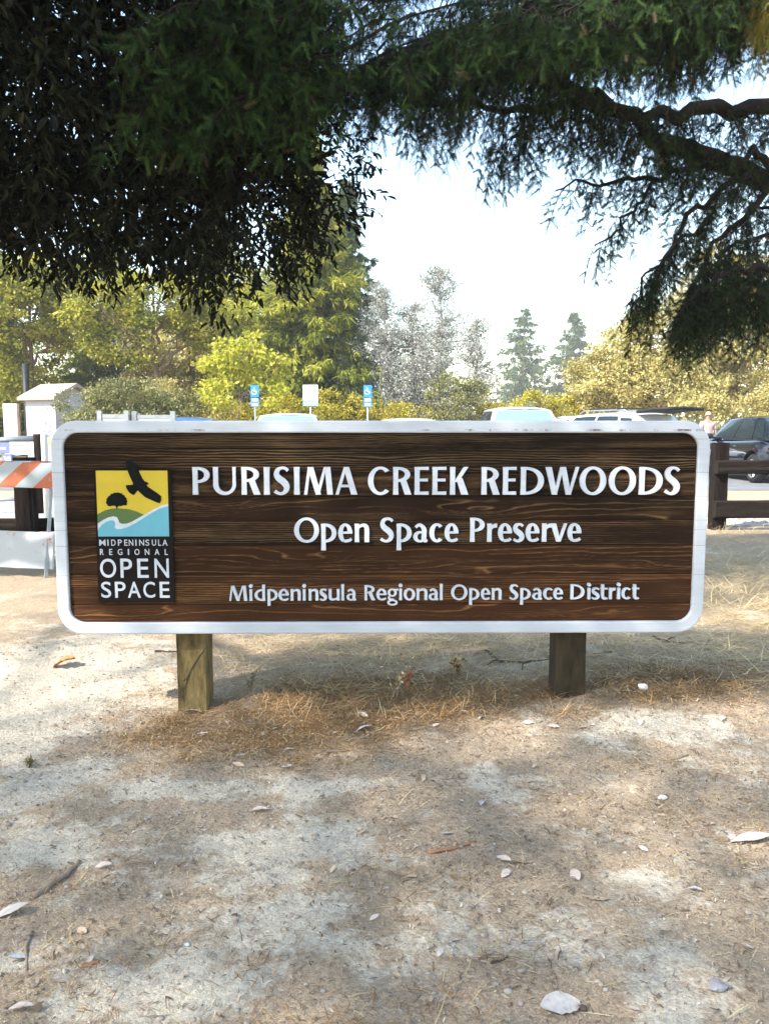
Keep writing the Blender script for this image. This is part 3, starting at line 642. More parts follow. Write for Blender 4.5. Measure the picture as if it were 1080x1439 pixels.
# ---------------- Douglas fir on the right with boughs over the top of the view
fir = thing('fir_tree', 'big dark fir tree at the right with thick limbs and drooping needle sprays', 'tree', (5.6, 7.6, 0))
SPR = []      # spray bases: pos, dir, length
wood = MB(); fro = Vector(fir.location)
def bough(pts, r0, r1, blen, dens=1.0, droop=.9, t0=.0, sub=1.0):
    """a limb through pts; drooping branchlets along it carry needle sprays"""
    out = limb(wood, [Vector(p) - fro for p in pts], r0, r1, 7, .025)
    out = [np.array(p + fro) for p in out]; seg = [np.linalg.norm(out[i + 1] - out[i]) for i in range(len(out) - 1)]; tot = sum(seg)
    nB = int(tot / .036 * dens)
    for b in range(nB):
        s = (t0 + (1 - t0) * (b + rng.random()) / nB) * tot; i = 0
        while i < len(seg) - 1 and s > seg[i]: s -= seg[i]; i += 1
        p = out[i] + (out[i + 1] - out[i]) * min(1, s / seg[i]); tg = (out[i + 1] - out[i]) / seg[i]
        side = unit(np.cross(tg, [0, 0, 1])) * (1 if b % 2 else -1)
        L = blen * rng.uniform(.45, 1.15); d = unit(tg * rng.uniform(.1, .7) + side * rng.uniform(.2, .9) + np.array([0, 0, -droop * rng.uniform(.3, 1.3)]) + rng.normal(0, .2, 3))
        q = p.copy(); pts2 = [q - np.array(fro)]; nS = max(3, int(L / .05)); cd_ = d.copy()
        for k in range(nS):
            cd_ = unit(cd_ + np.array([0, 0, -.16 * droop]) + rng.normal(0, .07, 3)); q = q + cd_ * (L / nS); pts2.append(q - np.array(fro))
            for sg in (-1, 1):
                sd = unit(np.cross(cd_, rdir(1)[0])); SPR.append((q, unit(cd_ * .65 + sd * .85 + np.array([0, 0, -.12])), rng.uniform(.05, .12) * sub))
        SPR.append((q, cd_, .12)); wood.tube([Vector(v) for v in pts2], [.004 - .0028 * k / nS for k in range(nS + 1)], 4)
T_ = tuple(fir.location)
def tr(z, a=0): return (T_[0] - .1, T_[1] - .1, z)
# main limb and its fork
bough([tr(2.9), P3(1130, 262, 6.9), P3(1040, 240, 6.5), P3(960, 200, 6.1), P3(890, 170, 5.8), P3(800, 120, 5.4), P3(700, 75, 5.0)], .115, .018, .42, .9, .9, .30)
bough([P3(1010, 232, 6.4), P3(930, 195, 6.2), P3(860, 150, 6.2), P3(770, 100, 6.2), P3(660, 90, 6.1), P3(560, 70, 6.0)], .06, .012, .55, 1.1)
bough([tr(3.9), P3(1100, 150, 6.6), P3(1000, 152, 6.2), P3(900, 160, 5.8), P3(800, 150, 5.6), P3(700, 155, 5.5), P3(600, 150, 5.4)], .075, .012, .50, 1.1, 1.0, .3)
bough([tr(3.3), P3(1110, 232, 6.6), P3(1060, 222, 6.3), P3(1020, 215, 6.2)], .05, .02, .25, .6)
bough([P3(1000, 225, 6.4), P3(940, 245, 6.2), P3(890, 256, 6.1), P3(830, 262, 6.0), P3(780, 268, 5.9)], .028, .006, .34, 1.0, 1.0)
bough([P3(915, 250, 6.1), P3(900, 290, 6.0), P3(860, 320, 5.9), P3(835, 345, 5.9)], .016, .005, .34, 1.1, 1.0)
bough([P3(1050, 245, 6.4), P3(1000, 275, 6.2), P3(960, 320, 6.1), P3(930, 380, 6.0), P3(905, 425, 6.0)], .03, .006, .38, 1.3, 1.2)
bough([P3(1080, 252, 6.5), P3(1050, 300, 6.4), P3(1000, 345, 6.3), P3(975, 400, 6.2), P3(955, 455, 6.2)], .03, .006, .40, 1.1, 1.2, .15)
bough([P3(1120, 380, 6.6), P3(1060, 376, 6.3), P3(1010, 385, 6.2), P3(975, 415, 6.1), P3(950, 440, 6.0)], .03, .006, .42, 1.9, 1.2)
bough([P3(1120, 390, 6.8), P3(1050, 395, 6.6), P3(1000, 410, 6.5), P3(960, 430, 6.4)], .03, .006, .46, 1.8, 1.2)
bough([P3(1090, 330, 6.7), P3(1030, 350, 6.5), P3(985, 385, 6.4), P3(960, 425, 6.3)], .02, .006, .40, 1.6, 1.2)
bough([P3(1120, 410, 6.5), P3(1060, 415, 6.4), P3(1020, 425, 6.3), P3(990, 445, 6.3)], .02, .006, .42, 1.8, 1.3)
bough([P3(1000, 300, 6.2), P3(940, 350, 6.0), P3(900, 400, 5.9), P3(880, 430, 5.9)], .016, .005, .36, 1.5, 1.2)
bough([P3(1110, 300, 6.9), P3(1060, 290, 6.8), P3(1030, 320, 6.7)], .02, .006, .3, .7, 1.1)
# overhead boughs sweeping left
for py0, Y0, xend, dy in ((-40, 5.2, 150, 190), (-70, 4.8, 260, 140), (10, 5.6, 420, 150), (-20, 5.0, 520, 180), (40, 5.8, 600, 110), (-60, 5.4, 640, 190), (60, 5.0, 560, 100), (0, 5.9, 330, 140), (-90, 5.6, 760, 170), (-30, 6.2, 480, 190), (-100, 5.2, 880, 170), (20, 6.4, 740, 110), (-10, 4.6, 560, 120), (-50, 4.5, 700, 130), (-20, 4.7, 820, 110), (30, 5.9, 450, 130), (-80, 4.9, 620, 120)):
    py0 -= 22; xs0 = xend + 430
    bough([P3(xs0 + 260, py0 - 50, Y0 + .5), P3(xs0, py0, Y0 + .2), P3(xend + 230, py0 + dy * .35, Y0), P3(xend + 90, py0 + dy * .62, Y0 - .1), P3(xend, py0 + dy * .85, Y0 - .2)], .012, .004, .34, 1.5, .6, .1)
bough([P3(640, 40, 5.6), P3(600, 110, 5.5), P3(575, 165, 5.4)], .010, .004, .36, 1.0, 1.0)
bough([P3(540, 60, 5.6), P3(520, 120, 5.5), P3(530, 180, 5.4)], .010, .004, .36, .8, 1.0)
bough([P3(760, 120, 5.8), P3(720, 190, 5.7), P3(690, 215, 5.6)], .012, .004, .36, 1.0, 1.1)
bough([P3(300, 20, 4.4), P3(270, 80, 4.3), P3(260, 130, 4.2)], .01, .004, .40, 1.2, 1.1)
bough([P3(1010, 30, 5.2), P3(960, 60, 5.1), P3(920, 80, 5.0)], .014, .005, .42, 1.3, 1.1)
bough([P3(1090, -30, 5.4), P3(1000, 0, 5.2), P3(880, 20, 5.0), P3(760, 30, 4.9)], .025, .006, .5, 1.4, 1.1)
for (a0, b0), (a1, b1), Y0 in (((430, -30), (300, 60), 4.1), ((400, 20), (230, 95), 4.0), ((330, -20), (165, 50), 3.9), ((470, 30), (360, 120), 4.2), ((300, 70), (190, 150), 4.0), ((420, 90), (290, 170), 4.1), ((480, 110), (400, 190), 4.3), ((360, 120), (240, 185), 4.1)):
    bough([P3(a0 + 160, b0 - 70, Y0 + .5), P3(a0, b0, Y0 + .1), P3((a0 + a1) / 2, (b0 + b1) / 2 - 8, Y0), P3(a1, b1, Y0 - .1)], .010, .003, .26, 1.0, .7, .25)
# upper whorls of the same tree, above the view
for k in range(11):
    a = 6.28 * k / 11 + .3; zz = 5.4 + .42 * k; q = (T_[0] + 3.0 * math.cos(a), T_[1] + 3.0 * math.sin(a), zz - .6)
    bough([tr(zz), ((T_[0] + q[0]) / 2, (T_[1] + q[1]) / 2, zz + .05), q], .05, .008, .6, .45, .9, .2)
def sprays(S_, K=26):
    p = np.array([s[0] for s in S_]); d = np.array([s[1] for s in S_]); L = np.array([s[2] for s in S_]); n = len(p)
    s0 = unit(np.cross(d, rdir(n))); n0 = np.cross(s0, d); kk = np.arange(K); t = (kk + .5) / K; ang = rng.random((n, K)) * .9 - .45 + np.where(kk % 2, 0, math.pi)
    base = p[:, None] + d[:, None] * (L[:, None] * t)[..., None]
    out = s0[:, None] * np.cos(ang)[..., None] + n0[:, None] * np.sin(ang)[..., None]
    nl = rng.uniform(.018, .030, (n, K)) * (1 - .35 * t); nd_ = unit(d[:, None] * .65 + out * .8); tip = base + nd_ * nl[..., None]
    wv = d[:, None] * .0027
    V = np.stack([base - wv, base + wv, tip], 2).reshape(-1, 3); F = np.arange(n * K * 3).reshape(-1, 3)
    v = np.repeat(np.clip(rng.random(n) * .95, 0, .95), K * 3); br = np.repeat(rng.random(n) < .02, K * 3); v[br] = 1
    return V, F, v
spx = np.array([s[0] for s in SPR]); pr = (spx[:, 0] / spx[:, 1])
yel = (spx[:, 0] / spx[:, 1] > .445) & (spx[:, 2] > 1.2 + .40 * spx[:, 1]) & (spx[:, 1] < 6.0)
M['firgreen'] = foliage('fir_needle_lit', [(0, (0.006, 0.013, 0.003)), (0.55, (0.017, 0.036, 0.008)), (0.95, (0.045, 0.085, 0.016)), (1.0, (0.07, 0.05, 0.025))], 0.2, 0.6, 0.12)  # lighter copy of the needle green; paints light onto the nearest sprays
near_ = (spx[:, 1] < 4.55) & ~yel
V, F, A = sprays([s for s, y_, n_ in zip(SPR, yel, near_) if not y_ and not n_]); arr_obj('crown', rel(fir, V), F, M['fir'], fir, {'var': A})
V, F, A = sprays([s for s, n_ in zip(SPR, near_) if n_]); arr_obj('lit_sprays', rel(fir, V), F, M['firgreen'], fir, {'var': A})
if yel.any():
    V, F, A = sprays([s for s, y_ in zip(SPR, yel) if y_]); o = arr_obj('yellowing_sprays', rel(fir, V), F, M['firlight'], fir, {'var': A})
wood.build('branches', M['bark'], fir, smooth=True, fix=False)['kind'] = 'stuff'
tk = MB(); limb(tk, [(0, 0, -.2), (0, 0, 3), (.05, 0, 6.5), (0, 0, 11)], .38, .12, 14, .015); tk.build('trunk', M['bark'], fir, smooth=True)
print('sprays', len(SPR))

# ================================================================== background trees
def clumps(ells, nC, per, rad, leaf, gapk=.0, down=0.0, seed=0, shell=.6):
    c, d = in_ellipsoids(ells, nC, shell)
    if gapk: k = fbm(c[:, 0] * .8 + c[:, 1] * .5 + seed, c[:, 2] * .8, 300 + seed, 3) > gapk; c, d = c[k], d[k]
    n = len(c); off = rdir(n * per) * (rng.random(n * per) ** .5)[:, None] * rad * np.array([1, 1, .62]) * np.repeat(rng.uniform(.5, 1.3, n), per)[:, None]
    pos = np.repeat(c, per, 0) + off; dr = unit(off / rad + rdir(n * per) * .7 + np.array([0, 0, -down])); nr = unit(rdir(n * per) * .9 + np.array([0, 0, .8]))
    L = leaf * rng.uniform(.6, 1.3, n * per); v = np.clip(np.repeat(rng.random(n), per) * .7 + rng.random(n * per) * .3, 0, 1)
    return leaves4(pos, dr, nr, L, L * .62, v)
def broad_tree(name, label, px, Y, ells_px, fol, bark, nC=500, per=60, rad=.55, leaf=.16, gapk=.36, trunk_r=.2, cat='tree', group=None, zbase=0, branches=True, shell=.6, up=0.0):
    """ells_px: (px, py, rx_px, ry_px) crown lobes at the tree's own distance Y"""
    bx = P(px, 600, Y)[0]; t = thing(name, label, cat, (bx, Y, zbase), group=group); ells = []; sc = Y / FPX
    for k, (ex, ey, rx, ry) in enumerate(ells_px):
        p = P(ex, ey, Y); ry_ = .5 * (rx + ry) * sc * .8; p[1] += (k % 3 - 1) * ry_ * .5
        ells.append(((p[0], p[1], p[2]), (rx * sc, ry_, ry * sc)))
    V, F, A = clumps(ells, nC, per, rad, leaf, gapk, seed=int(abs(px)) % 50, shell=shell, down=-up); arr_obj('crown', rel(t, V), F, fol, t, {'var': A})
    ro = Vector(t.location); zc = np.mean([e[0][2] for e in ells]); ztop = max(e[0][2] + e[1][2] * .5 for e in ells)
    tb = MB(); lean = rng.normal(0, .02) * ztop
    limb(tb, [(0, 0, -.1), (lean * .3, 0, ztop * .35), (lean, 0, ztop)], trunk_r, trunk_r * .15, 8, .05); tb.build('trunk', bark, t, smooth=True)
    if branches:
        bb = MB()
        for e in ells:
            c = Vector(e[0]) - ro; st = Vector((lean * .4, 0, max(.3, min(c.z * .65, c.z - .3))))
            limb(bb, [st, st.lerp(c, .6), c], trunk_r * .4, trunk_r * .12, 6, .08)
            for q in range(8):
                d = rdir(1)[0]; limb(bb, [c, c + Vector(d * np.array(e[1]) * .8)], trunk_r * .12, .012, 5, .06)
        bb.build('branches', bark, t, smooth=True)['kind'] = 'stuff'
    return t
def conifer(name, label, px, py_top, Y, half_px, fol, bark, nW=34, per=16, spray=.34, z0f=.08, trunk_r=.28, group=None, droop=.35, thin=1.0):
    b = P(px, 600, Y)[0]; H = P(px, py_top, Y)[2]; t = thing(name, label, 'tree', (b, Y, 0), group=group); sc = Y / FPX; Rm = half_px * sc
    pos = []; dr = []; Ls = []; vv = []; bb = MB()
    for k in range(nW):
        f = z0f + (1 - z0f) * (k + rng.random() * .6) / nW; z = H * f; rr = Rm * (1 - f) ** .8 * rng.uniform(.7, 1.1) + .12
        nb = int((4 + 7 * (1 - f)) * thin)
        for j in range(nb):
            a = rng.random() * 6.28; L = rr * rng.uniform(.5, 1.12); vb = rng.random() * .6; tipz = z - L * droop * rng.uniform(.3, 1.3) + .12 * L
            e = np.array([math.cos(a) * L, math.sin(a) * L, tipz]); s = np.array([0, 0, z])
            if k % 2 == 0: bb.tube([Vector(s), Vector(s + (e - s) * .5 + np.array([0, 0, .06 * L])), Vector(e)], [.035 * (1 - f) + .012, .02, .006], 4)
            m = int(per * (.4 + L / Rm)); u = rng.random(m) ** .7; lat = rng.normal(0, .16, (m, 3)) * L * (.35 + .65 * (1 - u))[:, None] * np.array([1, 1, .35])
            pp = s + (e - s) * u[:, None] + lat + np.array([0, 0, .06 * L]) * np.sin(u * 3.1)[:, None]
            pos.append(pp); dr.append(unit((e - s)[None] * .8 / max(L, .1) + lat * 1.5 / max(L, .1) + rng.normal(0, .35, (m, 3)) + np.array([0, 0, -.45]))); Ls.append(rng.uniform(.6, 1.25, m) * spray); vv.append(np.clip(vb + rng.random(m) * .4, 0, 1))
    pos = np.vstack(pos); dr = np.vstack(dr); Ls = np.concatenate(Ls); vv = np.concatenate(vv)
    # every spray is a small fan of narrow leaf strips
    K = 8; pos = np.repeat(pos, K, 0); dr = unit(np.repeat(dr, K, 0) + rng.normal(0, .42, (len(pos), 3))); Ls = np.repeat(Ls, K) * rng.uniform(.6, 1.1, len(pos)); vv = np.clip(np.repeat(vv, K) + rng.normal(0, .08, len(pos)), 0, 1)
    V, F, A = leaves4(pos, dr, unit(rdir(len(pos)) * .7 + np.array([0, 0, 1])), Ls, Ls * .17, vv); arr_obj('crown', V, F, fol, t, {'var': A})
    tb = MB(); limb(tb, [(0, 0, -.1), (0, 0, H * .5), (0, 0, H * .98)], trunk_r, .02, 8, .03); tb.build('trunk', bark, t, smooth=True)
    bb.build('branches', bark, t, fix=False)['kind'] = 'stuff'; return t
BGG = 'woodland edge behind the parking area'
# left woodland
conifer('fir_tree', 'tall yellow-green fir with a pale trunk showing, right of the dark crown', 440, 190, 37, 135, M['conifer'], M['barkpale'], 60, 42, .42, .06, .26)
conifer('fir_tree', 'blue-green fir just right of the tall pale-trunked fir, its tips against the sky', 488, 250, 42, 90, M['coniferdark'], M['barkbrown'], 46, 30, .42, .06, .24)
conifer('fir_tree', 'green fir behind the broadleaf trees with a slim trunk, under the dark crown', 311, 280, 41, 110, M['conifer'], M['barkpale'], 46, 32, .42, .05, .22)
conifer('fir_tree', 'yellow-green fir at the far left edge behind the restroom', -10, 300, 39, 130, M['conifer'], M['barkbrown'], 44, 32, .42, .04, .26)
conifer('fir_tree', 'green fir behind the left woodland, between the restroom and the yellow maple', 160, 290, 44, 140, M['conifer'], M['barkbrown'], 46, 34, .42, .05, .24)
broad_tree('oak_tree', 'spreading yellow-green oak at the left edge above the restroom roof', 45, 35, [(30, 430, 75, 60), (90, 450, 60, 45), (20, 500, 50, 60), (70, 400, 60, 40)], M['oakgreen'], M['barkbrown'], 800, 60, .6, .16, .34)
broad_tree('oak_tree', 'yellow-green oak with a bare brown trunk and level branches, right of the restroom', 224, 33.5, [(150, 440, 60, 35), (225, 425, 75, 40), (290, 455, 60, 38), (180, 485, 50, 30), (250, 470, 40, 25)], M['oakgreen'], M['barkbrown'], 640, 58, .55, .15, .38, .24)
broad_tree('oak_tree', 'tawny dry-leaved oak filling the gap below the level branches', 270, 38, [(200, 530, 70, 50), (290, 530, 70, 55), (255, 490, 80, 45)], M['golden'], M['barkbrown'], 520, 55, .6, .16, .36)
broad_tree('oak_tree', 'olive green oak between the yellow maple and the tall fir', 385, 40, [(375, 470, 50, 60), (400, 530, 60, 45), (350, 420, 50, 50)], M['oakgreen'], M['barkbrown'], 520, 55, .6, .16, .34)
broad_tree('maple_tree', 'young bright yellow-green maple with open branches left of the first parking sign', 338, 29, [(340, 500, 34, 30), (310, 520, 30, 28), (375, 525, 30, 28), (345, 555, 55, 26), (300, 560, 28, 24), (355, 478, 14, 16), (312, 480, 10, 14), (390, 505, 10, 12)], M['maple'], M['barkpale'], 230, 24, .34, .17, .42, .05, shell=.4)
broad_tree('shrub', 'large grey-olive bush beside the restroom door', 175, 28, [(130, 570, 45, 24), (180, 562, 60, 30), (235, 572, 50, 24), (165, 590, 70, 20)], M['olive'], M['barkbrown'], 420, 60, .36, .09, .30, .06, 'shrub', branches=False)
broad_tree('shrub', 'tawny bush under the oak, behind the notice boards', 262, 31, [(250, 560, 45, 30), (290, 575, 35, 22)], M['golden'], M['barkbrown'], 220, 55, .4, .1, .33, .06, 'shrub', branches=False)
# yellow shrubs along the far edge
for px_, wd_, ht_, lb in ((330, 60, 20, 'yellow-green bush at the foot of the young maple'), (415, 45, 22, 'yellow bush beneath the white notice sign'), (478, 46, 24, 'bright yellow bush left of the right blue parking sign'), (560, 50, 16, 'low yellow bush at the foot of the grey trees'), (645, 42, 40, 'rounded olive-yellow bush right of the grey trees'), (700, 30, 14, 'low yellow bush left of the silver car roof'), (770, 48, 24, 'yellow-green bush between the silver car and the golden trees')):
    broad_tree('shrub', lb, px_, 33, [(px_ - wd_ * .4, 590 - ht_ * .7, wd_ * .7, ht_), (px_ + wd_ * .35, 592 - ht_ * .55, wd_ * .7, ht_), (px_, 612, wd_ * 1.1, 26)], M['yellowshrub'] if ht_ < 30 else M['olive'], M['barkbrown'], 210, 55, .32, .1, .30, .05, 'shrub', 'yellow bushes along the parking edge', branches=False)
# grey lichen trees
def grey_tree(label, px, top, Y, half, nb, nl):
    b = P(px, 600, Y)[0]; H = P(px, top, Y)[2]; t = thing('lichen_tree', label, 'tree', (b, Y, 0)); sc = Y / FPX; bb = MB(); tips = []; tb = MB()
    tr_ = limb(tb, [(0, 0, -.1), (.1, 0, H * .45), (0, 0, H)], .16, .012, 7, .06); tb.build('trunk', M['barkgrey'], t, smooth=True)
    for k in range(nb):
        f = rng.uniform(.12, .98); a = rng.random() * 6.28; L = half * sc * (1.05 - f) ** .7 * rng.uniform(.4, 1.1) + .2
        s = Vector((0, 0, H * f)); e = s + Vector((math.cos(a) * L, math.sin(a) * L, L * rng.uniform(.1, .75)))
        o = limb(bb, [s, s.lerp(e, .5) + Vector(rng.normal(0, .1, 3)), e], .035 * (1.1 - f) + .01, .006, 4, .07)
        for q in o[2:]:
            for _ in range(3):
                d = Vector(rdir(1)[0]); e2 = q + d * L * rng.uniform(.12, .38); bb.tube([q, q.lerp(e2, .5) + Vector(rng.normal(0, .04, 3)), e2], [.012, .008, .004], 3); tips += [q.lerp(e2, .5), e2, q]
    bb.build('branches', M['barkgrey'], t, fix=False)['kind'] = 'stuff'
    tp_ = np.array([v[:] for v in tips]); k = rng.integers(0, len(tp_), nl); pos = tp_[k] + rng.normal(0, .16, (nl, 3))
    L = rng.uniform(.05, .15, nl); V, F, A = leaves4(pos, unit(rdir(nl) + np.array([0, 0, -.5])), rdir(nl), L, L * .4, rng.random(nl)); arr_obj('crown', V, F, M['lichen'], t, {'var': A})
grey_tree('tallest pale grey lichen-hung tree with a pointed top against the sky', 615, 372, 36, 84, 170, 11000)
grey_tree('pale grey lichen-hung tree beside the right blue parking sign', 540, 400, 36.5, 84, 150, 9500)
grey_tree('small pale grey tree at the right end of the grey group', 668, 452, 35, 52, 100, 6000)
grey_tree('thin pale grey tree in the middle of the grey group', 578, 425, 37, 70, 120, 6000)
# distant firs
conifer('fir_tree', 'left of the two distant pale blue-green firs', 733, 432, 150, 80, M['coniferdark'], M['barkbrown'], 34, 26, .95, .05, .5, 'two distant firs', .25, .9)
conifer('fir_tree', 'right of the two distant pale blue-green firs', 803, 438, 158, 78, M['coniferdark'], M['barkbrown'], 34, 32, .95, .05, .5, 'two distant firs', .15)
# golden trees on the right
broad_tree('oak_tree', 'large golden-leaved tree behind the parked cars, darker hollow at its foot', 905, 33, [(900, 500, 75, 45), (860, 530, 60, 42), (950, 470, 70, 55), (905, 545, 95, 36), (840, 560, 45, 28)], M['golden'], M['barkbrown'], 900, 60, .5, .13, .36, .2)
broad_tree('oak_tree', 'tall golden-leaved tree at the right edge above the dark blue car', 1030, 35, [(1000, 410, 55, 60), (1060, 405, 50, 50), (1050, 460, 60, 70), (1010, 500, 80, 50), (1070, 530, 70, 50), (990, 545, 55, 40)], M['golden'], M['barkbrown'], 900, 60, .5, .13, .36, .24)
broad_tree('shrub', 'bright yellow-leaved bush above the walking person', 965, 29, [(960, 568, 18, 16), (990, 562, 26, 14), (1010, 575, 20, 18)], M['golden'], M['barkbrown'], 90, 45, .3, .11, .3, .05, 'shrub', branches=False)
broad_tree('shrub', 'tawny bush beyond the dark blue car at the right edge', 1085, 30, [(1060, 575, 40, 22), (1110, 560, 50, 36)], M['golden'], M['barkbrown'], 200, 50, .35, .1, .3, .05, 'shrub', branches=False)
# a low dark mass of far woodland closing the horizon
nH = 26000; hp = np.stack([rng.uniform(-75, 75, nH), rng.uniform(48, 60, nH), rng.random(nH) ** 1.3 * (3.2 + 1.6 * vnoise(np.linspace(0, 40, nH), np.zeros(nH), 5))], -1)
hp[:, 2] *= np.where((hp[:, 0] > 6) & (hp[:, 0] < 18), .62, 1.0)
V, F, A = leaves4(hp, rdir(nH), unit(rdir(nH) + np.array([0, 0, .6])), rng.uniform(.3, .7, nH), rng.uniform(.2, .45, nH), rng.random(nH))
tag(arr_obj('far_scrub', V, F, M['olive'], attrs={'var': A}), 'low olive scrub closing the view behind the trees', 'scrub', kind='stuff')

# ================================================================== fences
def fence(label, posts, rails, seed):
    t = thing('timber_fence', label, 'fence', (posts[0][0], posts[0][1], 0)); o = Vector(t.location)
    for k, (x, y, h, wd) in enumerate(posts): rough_beam('post', Vector((x, y, -.2)) - o, Vector((x, y, h)) - o, wd, wd, M['fencepost'], t, 10, .006, seed + k)
    for k, (a, b, hh) in enumerate(rails): rough_beam('rail', Vector(a) - o, Vector(b) - o, .10, hh, M['fence'], t, 18, .008, seed + 20 + k, rnd=.018)
    return t
pr_ = P(1006, 745, 9.37)
fence('dark timber rail fence right of the sign, before the dark blue car', [(pr_[0], 9.37, 1.06, .165), (pr_[0] + 2.6, 9.55, 1.06, .165)],
      [((pr_[0] - .09, 9.26, .765), (pr_[0] + 2.75, 9.42, .80), .155), ((pr_[0] - .09, 9.26, .26), (pr_[0] + 2.75, 9.42, .25), .20)], 5)
pf = P(39, 740, 6.95)
fence('dark timber post and rail fence behind the striped barricade', [(pf[0], 6.95, .965, .15), (pf[0] - 2.3, 6.9, .95, .15)],
      [((pf[0] - 2.4, 7.05, .86), (pf[0] + .62, 7.08, .86), .13), ((pf[0] - 2.4, 7.05, .335), (pf[0] + .62, 7.08, .335), .12)], 40)

# ================================================================== barricade
def mat_stripes():
    m, t, b = newmat('orange_white_stripes'); tc = t.nodes.new('ShaderNodeTexCoord'); sp = t.nodes.new('ShaderNodeSeparateXYZ'); t.links.new(tc.outputs['Object'], sp.inputs[0])
    u = math_n(t, 'FRACT', math_n(t, 'ADD', math_n(t, 'MULTIPLY', math_n(t, 'SUBTRACT', sp.outputs[0], math_n(t, 'MULTIPLY', sp.outputs[2], 1.05)), 3.25), .30))
    s = math_n(t, 'GREATER_THAN', u, .5); c = mixc(t, s, (0.33, 0.38, 0.41), (0.42, 0.10, 0.035))
    wv = ramp(t, [(.62, (0, 0, 0)), (.7, (1, 1, 1))], noise(t, 14, 6, .75)).outputs[0]
    c = mixc(t, math_n(t, 'MULTIPLY', wv, .55), c, (.45, .36, .27)); t.links.new(c, b.inputs['Base Color']); b.inputs['Roughness'].default_value = .55; return m
def mat_scraped():
    m, t, b = newmat('scraped_white_board'); n = noise(t, 5, 6, .7, stretch=(1, 1, 2.2)); tc = t.nodes.new('ShaderNodeTexCoord'); sp = t.nodes.new('ShaderNodeSeparateXYZ'); t.links.new(tc.outputs['Object'], sp.inputs[0])
    top = ramp(t, [(.50, (0, 0, 0)), (.58, (1, 1, 1))], math_n(t, 'ADD', n, math_n(t, 'MULTIPLY', math_n(t, 'SUBTRACT', sp.outputs[2], .085), 1.6))).outputs[0]
    g = ramp(t, [(.55, (0, 0, 0)), (.62, (1, 1, 1))], noise(t, 8, 3)).outputs[0]
    c = mixc(t, math_n(t, 'MULTIPLY', top, g), (.40, .43, .46), (.42, .08, .035))
    c = mixc(t, ramp(t, [(.60, (0, 0, 0)), (.66, (.8, .8, .8))], noise(t, 18, 6, .75, stretch=(1, 1, 1.7))).outputs[0], c, (.33, .32, .31))
    t.links.new(c, b.inputs['Base Color']); b.inputs['Roughness'].default_value = .6; return m
M['stripes'] = mat_stripes(); M['scraped'] = mat_scraped()
bar = thing('barricade', 'weathered folding road barricade with orange and white striped top board', 'barricade', (-3.15, 6.25, 0), R(-3))
MB().box((.0, .0, .0), (.9, .03, .21)).build('striped_board', M['stripes'], bar, bevel=.004).location = (0, .10, .845)
bar.children[-1].rotation_euler = (R(-7), R(1.5), 0)
b2 = MB().box((0, 0, 0), (.9, .03, .30)).build('lower_board', M['scraped'], bar, bevel=.004); b2.location = (0.0, .0, .24 + .0); b2.rotation_euler = (R(-7), R(2), 0)
for sx in (-.40, .40):
    for y0, y1 in ((-.06, .16), (.42, .18)):
        MB().tube([(sx, y0, 0), (sx, y1, .98)], .017, 4).build('leg', M['steel'], bar)
rear = MB().box((0, 0, 0), (.9, .03, .21)).build('rear_board', M['stripes'], bar, bevel=.004); rear.location = (0, .26, .845); rear.rotation_euler = (R(7), 0, 0)

# ================================================================== left background cluster
# steel gate with notices
gt = thing('steel_gate', 'grey steel tube gate carrying notices behind the striped barricade', 'gate', (-5.9, 11.2, 0))
def wl(o, p): return Vector(p) - Vector(o.location)
ga, gb = P(-60, 622, 11.2), P(52, 616, 11.2)
MB().tube([wl(gt, ga), wl(gt, gb)], .045, 10).build('top_tube', M['steel'], gt, smooth=True)
ga2, gb2 = P(-60, 652, 11.2), P(52, 647, 11.2)
MB().tube([wl(gt, ga2), wl(gt, gb2)], .03, 10).build('middle_tube', M['steel'], gt, smooth=True)
MB().tube([wl(gt, P(-60, 705, 11.2)), wl(gt, P(52, 700, 11.2))], .03, 10).build('lower_tube', M['steel'], gt, smooth=True)
e1 = P(53, 610, 11.2); MB().tube([wl(gt, (e1[0], 11.2, 0)), wl(gt, (e1[0], 11.2, e1[2]))], .06, 10).build('gate_post', M['fencepost'], gt, smooth=True)
MB().tube([wl(gt, P(18, 640, 11.18)), wl(gt, P(44, 665, 11.18))], .025, 8).build('brace', M['steel'], gt)
def panel(name, x0, x1, y0, y1, Y, m, label, cat, th=.02):
    a, b = P(x0, y1, Y), P(x1, y0, Y); c = (a + b) / 2; o = thing(name, label, cat, (c[0], Y, a[2])); w_, h_ = b[0] - a[0], b[2] - a[2]
    MB().box((0, 0, h_ / 2), (w_, th, h_)).build('board', m, o, bevel=.003); return o, w_, h_
o, w_, h_ = panel('notice_plate', 15, 41, 621, 639, 11.1, M['whitepanel'], 'white notice panel hung on the steel gate', 'notice')
for k in range(3): MB().box((-.02 * k, -.012, h_ * (.30 + .22 * k)), (w_ * (.5 + .1 * k), .003, .008)).build('text_line', M['purpleblue'], o)
o, w_, h_ = panel('notice_plate', 4, 17, 638, 653, 11.08, M['purpleblue'], 'faded blue-purple plate with pale numerals below the white notice', 'notice')
flat_char('3', -w_ * .36, -w_ * .02, h_ * .25, h_ * .8, -.014, -.009, M['signwhite'], o, 'numeral'); flat_char('0', w_ * .06, w_ * .40, h_ * .25, h_ * .8, -.014, -.009, M['signwhite'], o, 'numeral')
o, w_, h_ = panel('notice_plate', -14, 14.5, 622, 637, 11.12, M['purpleblue'], 'faded blue-purple notice at the left picture edge', 'notice')
MB().box((0, -.012, h_ * .45), (w_ * .6, .003, h_ * .22)).build('text_line', M['signwhite'], o)
bo = P(62, 608, 10.6); bol = thing('bollard', 'white steel bollard with rounded top beside the steel gate', 'bollard', (bo[0], 10.6, 0))
